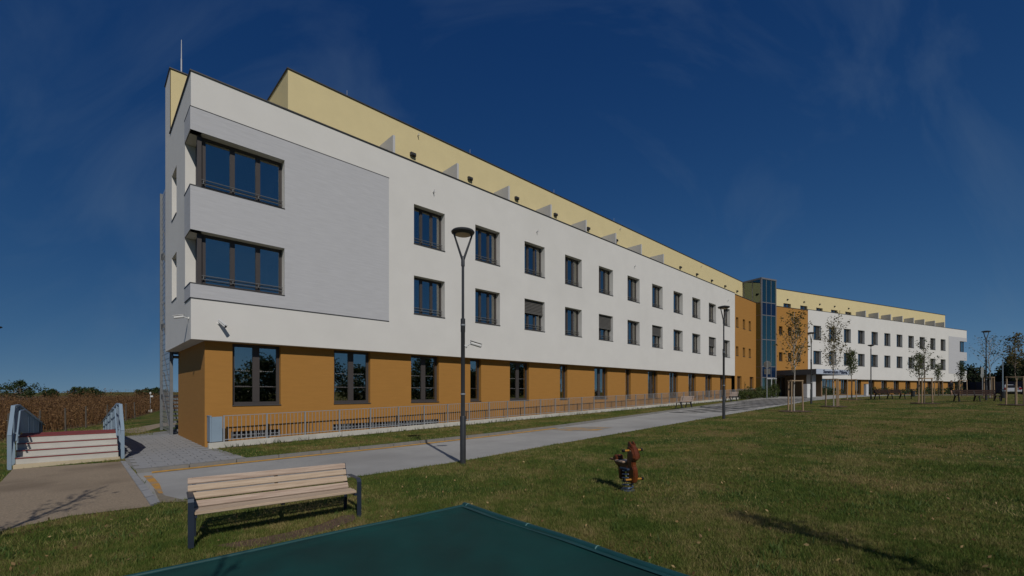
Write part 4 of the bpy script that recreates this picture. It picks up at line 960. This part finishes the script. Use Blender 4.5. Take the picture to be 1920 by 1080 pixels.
# trees across the lawn that the windows mirror
for k in range(14):
    p = F1.w(-26 + 6.4 * k + (k * 53 % 7) * .4, -17 - (k * 29 % 9) * .8); p.z = gz(p.x, p.y)
    crown_tree(p, 3.9 + (k * 37 % 5) * .45, 7.0 + (k % 3), ORD14[k] + ' leafy tree of the row across the lawn, counted from the gravel path side', 140 + k, M_leafm, 6000, .17, .03, group='trees across the lawn', clumps=90)
# shrubs by the entrance and along the far wing
def shrub(p, H, W_, label, seed, m=M_leaf, group='low shrubs by the building'):
    return crown_tree(p, H, W_, label, seed, m, 500, .07, .05, cat='shrub', group=group, name='shrub', clumps=16)
for k in range(9):
    px = 1388 + k * 7.6; d = 42.6 + k * .35; shrub(at(px, d), .75 + .25 * (k % 3) * .6, 1.1, ORD[k] + ' low leafy shrub along the railing bed, counted towards the glass tower', 200 + k, M_leaf)
shrub(at(1450, 45.2), 1.9, .8, 'upright leafy shrub at the foot of the glass tower', 215)
for k, (px, d) in enumerate(((1546, 50.5), (1556, 51.5), (1565, 52))): shrub(at(px, d), .9, 1.6, ORD[k] + ' low dark shrub beside the porch, counted from its brown wall', 220 + k, M_leafm, 'shrubs beside the porch')
for k, px in enumerate((1641, 1662, 1690, 1718, 1737, 1752, 1768, 1778)): shrub(at(px, 50 + k * .9), .8, 1.3, ORD[k] + ' round shrub at the foot of the far wing, counted from the disc topped lamp', 230 + k, M_leafm, 'shrubs along the far wing')

# ================================================================== street furniture in the distance
p = at(1438, 42.0)
t = empty('road_sign', p, R(-58), label='round traffic sign with plate below seen from behind by the tower', cat='sign')
MB().tube((0, 0, 0), (0, 0, 3.6), .035, n=10).build('post', M_zinc, t, smooth=True)
MB().lathe([(.34, -.012), (.34, .012)], 28).build('round_sign', M_back, t, (0, .05, 3.28)).rotation_euler = (R(90), 0, 0)
MB().box(-.28, .28, .04, .06, 2.35, 2.88).build('plate', M_back, t)
MB().box(-.03, .03, .01, .045, 3.1, 3.5).box(-.03, .03, .01, .04, 2.5, 2.75).build('clip', M_dark, t)
t = empty('road_sign', at(1842, 45), R(20), label='pale shield shaped sign board on a post behind the lamp', cat='sign')
MB().tube((0, 0, 0), (0, 0, 2.9), .03, n=8).build('post', M_zinc, t); MB().prism([(-.24, .0), (.24, 0), (.24, .02), (-.24, .02)], 2.15, 2.85).build('plate', M_back, t); MB().lathe([(.27, -.01), (.27, .01)], 20).build('round_sign', M_back, t, (0, .03, 2.05)).rotation_euler = (R(90), 0, 0)
t = empty('intercom_pillar', at(1624, 46.5), F2.a, label='white metal service pillar before the far orange wall', cat='pillar')
MB().box(-.22, .22, -.12, .12, 0, 1.2).build('cabinet', M_cctv, t, bevel=.02); MB().box(-.19, .19, -.128, -.119, .1, 1.12).build('door', M_fin, t); MB().box(-.24, .24, -.14, .14, 1.2, 1.23).build('lid', M_zinc, t)
t = empty('notice_pillar', at(1512.5, 42.6), F2.a, label='white block pillar standing under the entrance canopy edge', cat='pillar')
MB().box(-.26, .26, -.2, .2, 0, 1.36).build('block', M_cctv, t, bevel=.02); MB().box(-.30, .30, -.24, .24, -.02, .06).build('plinth', M_kerb, t)
def bin_(p, label):
    t = empty('litter_bin', p, 0, label=label, cat='bin', group='slim dark litter bins'); MB().lathe([(.13, .22), (.16, .7)], 14).build('bucket', M_lamp, t, smooth=True); MB().tube((0, .17, 0), (0, .17, .86), .03, n=8).build('post', M_black, t); MB().lathe([(.17, .78), (.17, .8), (.02, .84)], 14).build('lid', M_black, t)
bin_(at(1712, 37.0), 'slim dark litter bin beside the bench near the disc topped lamp'); bin_(at(1881, 31.8), 'slim dark litter bin beside the bench before the blue fence')
t = empty('pale_mast', at(1880, 40), 0, label='thin pale blue mast beside the parked cars', cat='mast'); MB().lathe([(.07, 0), (.07, .3), (.045, .32), (.035, 3.2)], 10).build('pole', M_rail, t, smooth=True); MB().lathe([(.05, 3.2), (.05, 3.26), (.01, 3.3)], 10).build('cap', M_lamp, t)
t = empty('instrument_post', at(282, 36), R(20), label='thin post with white instrument boxes at the edge of the dry field', cat='post')
MB().tube((0, 0, 0), (0, 0, 1.6), .02, n=8).build('post', M_zinc, t); MB().box(-.12, .12, -.08, .08, .02, .26).build('ground_box', M_cctv, t); MB().box(.02, .18, -.05, .05, 1.25, 1.38).build('sensor_box', M_cctv, t); MB().lathe([(.06, 1.5), (.07, 1.58), (.03, 1.66)], 10).build('sensor_dome', M_cctv, t)
# navy fence
p0, p1 = at(1806, 70), at(1960, 62); dv = p1 - p0; fn = empty('navy_fence', p0, math.atan2(dv.y, dv.x), label='dark navy blue panel fence below the dark trees', cat='fence'); ln_ = dv.length; npan = 12
for k in range(npan):
    a, b = ln_ * k / npan, ln_ * (k + 1) / npan; MB().box(a + .05, b - .05, 0, .04, .15, 1.9).build('fence_panel', mat('navy_panel', (.012, .016, .04), .6), fn); MB().box(a - .04, a + .04, -.03, .07, 0, 1.98).build('fence_post', M_black, fn)
# weathered posts along the dry field
for k, (px, py) in enumerate(((14, 832), (73, 824), (123, 815), (161, 808), (200, 800), (236, 797), (253, 795))):
    d = 15.5 + k * 2.1; t = empty('field_post', at(px, d), random.uniform(0, 3), label=ORD[6 - k] + ' weathered post along the dry weeds, counted from the fire escape', cat='post', group='weathered posts along the field'); MB().tube((0, 0, 0), (.03, .02, 1.05), .035, .03, n=7).build('shaft', mat('old_post', (.10, .085, .07), .95, .2, 8), t); MB().tube((-.03, 0, .8), (.07, .01, .8), .006, n=5).build('wire_clip', M_zinc, t)
# parked cars
def car(p, rz, label):
    t = empty('parked_car', p, rz, label=label, cat='car', group='white parked cars'); Mp = mat('white_car_paint', (.62, .63, .65), .25, .02, 3, spec=.6); Mr = mat('tail_light', (.3, .01, .01), .3)
    prof = [(-2.0, .35), (-2.05, .75), (-1.95, 1.0), (-1.75, 1.42), (-1.2, 1.5), (.2, 1.48), (.95, 1.02), (1.9, .88), (2.05, .6), (2.0, .33)]
    MB().plate(prof, -.86, .86).build('body', Mp, t, smooth=True, bevel=.06)
    MB().plate([(-1.995, 1.0), (-1.80, 1.38), (-1.77, 1.37), (-1.955, .99)], -.62, .62).build('rear_window', M_black, t)
    for s in (-1, 1):
        MB().plate([(-1.6, 1.02), (-1.5, 1.38), (.1, 1.38), (.7, 1.02)], s * .865 - .01, s * .865 + .01).build('side_window', M_black, t)
        MB().box(s * .7 - .14, s * .7 + .14, -2.08, -2.0, .72, 1.0).build('tail_light', Mr, t)
        for y in (-1.3, 1.3):
            wv_ = MB().tube((s * .72, y, .31), (s * .88, y, .31), .31, n=20).build('wheel', M_black, t); MB().tube((s * .87, y, .31), (s * .89, y, .31), .19, n=14).build('rim', M_zinc, wv_)
    MB().box(-.85, .85, -2.1, -2.0, .38, .62).build('bumper', Mp, t, bevel=.03); MB().box(-.26, .26, -2.115, -2.099, .45, .56).build('number_plate', M_cctv, t)
car(at(1900, 66), R(-49), 'white hatchback parked behind the thick tree stakes')

# ================================================================== a person on the grass near the far wing
def person(p, rz, label):
    t = empty('person', p, rz, label=label, cat='person')
    def skin(name, joints, edges, m_, lv=2):
        me_ = bpy.data.meshes.new(name); me_.from_pydata([j[:3] for j in joints], edges, []); o = link(name, me_, t); o.modifiers.new('skin', 'SKIN'); sv = me_.skin_vertices[0].data
        for v, j in zip(sv, joints): v.radius = (j[3], j[4] if len(j) > 4 else j[3])
        sv[0].use_root = True; sd = o.modifiers.new('sub', 'SUBSURF'); sd.levels = sd.render_levels = lv; me_.materials.append(m_); return o
    Msk = mat('skin', (.42, .25, .17), .6); Mcl = mat('black_clothes', (.013, .013, .016), .85, .2, 12)
    J = [(0, 0, .93, .12, .1), (0, 0, 1.15, .12, .1), (0, 0, 1.38, .14, .1), (0, 0, 1.48, .055), (0, .01, 1.58, .075, .09), (0, .0, 1.68, .07, .085),
         (-.19, 0, 1.4, .055), (-.27, .02, 1.14, .042), (-.23, -.1, .92, .032), (-.22, -.14, .83, .028), (.19, 0, 1.4, .055), (.27, .02, 1.14, .042), (.23, -.1, .92, .032), (.22, -.14, .83, .028),
         (-.09, 0, .86, .085), (-.1, -.02, .48, .06), (-.1, .03, .09, .042), (-.1, -.13, .04, .04), (.09, 0, .86, .085), (.1, .03, .48, .06), (.11, .1, .09, .042), (.11, -.05, .04, .04)]
    E = [(0, 1), (1, 2), (2, 3), (3, 4), (4, 5), (2, 6), (6, 7), (7, 8), (8, 9), (2, 10), (10, 11), (11, 12), (12, 13), (0, 14), (14, 15), (15, 16), (16, 17), (0, 18), (18, 19), (19, 20), (20, 21)]
    skin('body', J, E, Msk)
    skin('jacket', [(0, 0, .84, .19, .15), (0, 0, 1.1, .18, .14), (0, 0, 1.38, .18, .13), (0, 0, 1.47, .075), (-.21, 0, 1.4, .085), (-.29, .02, 1.14, .068), (-.25, -.09, .95, .055), (.21, 0, 1.4, .085), (.29, .02, 1.14, .068), (.25, -.09, .95, .055)], [(0, 1), (1, 2), (2, 3), (2, 4), (4, 5), (5, 6), (2, 7), (7, 8), (8, 9)], Mcl)
    skin('trousers', [(0, 0, .88, .15, .12), (-.09, 0, .82, .11), (-.1, -.01, .5, .085), (.09, 0, .82, .11), (.1, .02, .5, .085)], [(0, 1), (1, 2), (0, 3), (3, 4)], Mcl)
    skin('hair', [(0, .02, 1.6, .086, .1), (0, .02, 1.69, .082, .095)], [(0, 1)], mat('brown_hair', (.05, .03, .02), .8), 2)
person(at(1783.5, 50.5), R(200), 'person in black clothes standing on the grass by the far wing')
shrub(at(1795, 49), 1.5, 1.3, 'tall dark shrub next to the person in black', 260, M_leafd, 'shrubs along the far wing')

# ================================================================== grass and dry weeds (uncountable)
tarp_un = [(tu + .0, tn + .05), (tu - 5.2, tn + .48), (tu - 5.6, tn - 4.1), (tu - .4, tn - 4.6)]
def blades(uv, h, wd, rng, lean=.5):
    k = len(uv); x = F1.U[0] * uv[:, 0] + F1.N[0] * uv[:, 1]; y = F1.U[1] * uv[:, 0] + F1.N[1] * uv[:, 1]; z = SLOPE * np.clip(uv[:, 0], -30, 60)
    a = rng.uniform(0, 6.283, k); ca, sa_ = np.cos(a) * wd, np.sin(a) * wd; b = rng.uniform(0, 6.283, k); ln = rng.uniform(0, lean, k) * h
    v = np.empty((k, 3, 3)); v[:, 0] = np.stack([x - ca, y - sa_, z - .004], 1); v[:, 1] = np.stack([x + ca, y + sa_, z - .004], 1); v[:, 2] = np.stack([x + np.cos(b) * ln, y + np.sin(b) * ln, z + h], 1)
    return v.reshape(-1, 3)
kerb_n = lambda u: np.interp(u, [p[0] for p in KERB], [p[1] for p in KERB])
def lawn_ok(u, n):
    bad = inpoly(u, n, road_poly) | inpoly(u, n, path_poly) | inpoly(u, n, tarp_un) | inpoly(u, n, fp)
    for mu, mn, mr in MUL: bad |= (u - mu) ** 2 + (n - mn) ** 2 < mr ** 2
    bad |= inpoly(u, n, soil_un) & (rg.uniform(0, 1, u.shape) < .72)
    bad |= (n > nW - .25) & (u > 2.0) | inpoly(u, n, [tuple(bA), tuple(bB), tuple(bC), tuple(bD)])
    bad |= (u > KERB[0][0]) & (n > kerb_n(u) - .05) & (n < kerb_n(u) + .2)
    return ~bad
rg = np.random.default_rng(5); parts = []
for r0, r1, cntk, h0, wd in ((3.3, 7, 330000, .045, .0032), (7, 13, 260000, .05, .0052), (13, 30, 170000, .055, .010), (30, 60, 60000, .06, .02)):
    th = rg.uniform(-R(51), R(51), cntk); r = np.sqrt(rg.uniform(r0 ** 2, r1 ** 2, cntk)); x, y = r * np.sin(th), r * np.cos(th)
    u = F1.U[0] * x + F1.U[1] * y; n = F1.N[0] * x + F1.N[1] * y; ok = lawn_ok(u, n)
    thin = np.sin(u * 1.7 + np.sin(n * 2.3)) * np.sin(n * 1.3 + u * .6); ok &= rg.uniform(0, 1, cntk) < .72 + .28 * thin
    uv = np.stack([u[ok], n[ok]], 1); k = len(uv); parts.append(blades(uv, h0 * rg.uniform(.35, 1.2, k), wd * rg.uniform(.6, 1.2, k), rg, 1.1))
link('grass', soup('grass', np.concatenate(parts), 3, M_blade), kind='stuff', label='short worn lawn grass with brown patches', cat='grass')
cu_ = rg.uniform(-R(50), R(50), 420); cr_ = 3.6 + 17 * rg.uniform(0, 1, 420) ** 1.4; cx_, cy_ = cr_ * np.sin(cu_), cr_ * np.cos(cu_)
cx_ = np.repeat(cx_, 40) + rg.normal(0, .07, 420 * 40); cy_ = np.repeat(cy_, 40) + rg.normal(0, .07, 420 * 40)
u = F1.U[0] * cx_ + F1.U[1] * cy_; n = F1.N[0] * cx_ + F1.N[1] * cy_; ok = lawn_ok(u, n); uv = np.stack([u[ok], n[ok]], 1); k = len(uv)
link('lawn_weeds', soup('lawn_weeds', blades(uv, .075 * rg.uniform(.3, 1.2, k), .007 * rg.uniform(.6, 1.4, k), rg, 1.3), 3, leafmat('lawn_weed', (.05, .10, .02), (.12, .17, .04), .3)), kind='stuff', label='taller green tufts scattered over the lawn', cat='grass')
fx_ = rg.uniform(-R(50), R(50), 900); fr_ = 3.6 + 22 * rg.uniform(0, 1, 900) ** 1.3; fx, fy = fr_ * np.sin(fx_), fr_ * np.cos(fx_); u = F1.U[0] * fx + F1.U[1] * fy; n = F1.N[0] * fx + F1.N[1] * fy; ok = lawn_ok(u, n)
link('fallen_leaves', soup('fallen_leaves', leaf_cloud(np.stack([fx, fy, SLOPE * np.clip(u, -30, 60) + .04], 1)[ok], .024, 1, .004, rg), 4, leafmat('fallen_leaf', (.16, .08, .03), (.42, .30, .14), .2)), kind='stuff', label='small dry leaves fallen on the lawn', cat='leaves')
# dry weeds on the left
fpoly = [G(-260, 838), G(0, 828), G(120, 806), G(236, 788), G(300, 769), (14, 52), (12, 75), (-30, 90), (-60, 40)]
k = 230000; xs_ = rg.uniform(-75, -8, k); ys_ = rg.uniform(11, 80, k); u = F1.U[0] * xs_ + F1.U[1] * ys_; n = F1.N[0] * xs_ + F1.N[1] * ys_
ok = inpoly(u, n, fpoly) & ~((u > -1.7) & (u < 1.0) & (n < 28.5)) & (ys_ > -xs_ * .82) & (xs_ / ys_ < -.70); uv = np.stack([u[ok], n[ok]], 1); k = len(uv)
bush = np.maximum(0, np.sin(uv[:, 0] * .55 + 1.3 * np.sin(uv[:, 1] * .31)) * np.sin(uv[:, 1] * .42 + np.sin(uv[:, 0] * .37)))
hh = (.85 + .75 * bush + .28 * np.sin(uv[:, 0] * 2.3 + np.sin(uv[:, 1])) * np.sin(uv[:, 1] * 1.9)) * rg.uniform(.4, 1.2, k)
hh *= np.clip((ys_[ok] - 11) / 9, .55, 1.0)
v = blades(uv, hh, .012 * rg.uniform(.5, 1.6, k), rg, .35)
tips = v.reshape(-1, 3, 3)[:, 2]; sel = rg.uniform(0, 1, k) < .5
tuft = leaf_cloud(tips[sel] - [0, 0, .12], .055, 3, .11, rg)
q = tuft.reshape(-1, 4, 3); tri = np.concatenate([q[:, [0, 1, 2]], q[:, [0, 2, 3]]], 1).reshape(-1, 3)
link('dry_weeds', soup('dry_weeds', np.concatenate([v, tri]), 3, M_dry), kind='stuff', label='tall reddish brown dry weeds filling the field', cat='weeds')
# weeds at the foot of the low wall
k = 900; u = rg.uniform(3, 44, k); n = RN - .12 - rg.exponential(.06, k); link('wall_foot_weeds', soup('wall_foot_weeds', blades(np.stack([u, n], 1), .13 * rg.uniform(.2, 1.4, k), .012 * rg.uniform(.5, 1.4, k), rg, .8), 3, M_leafm), kind='stuff', label='small weeds along the foot of the low concrete kerb', cat='weeds')
sheet('soil_strip', [(2.85, RN - .10), (45, RN - .10), (45, RN - .26), (30, RN - .20), (14, RN - .26), (8, RN - .2), (3.4, RN - .32)], .006, M_dirt)
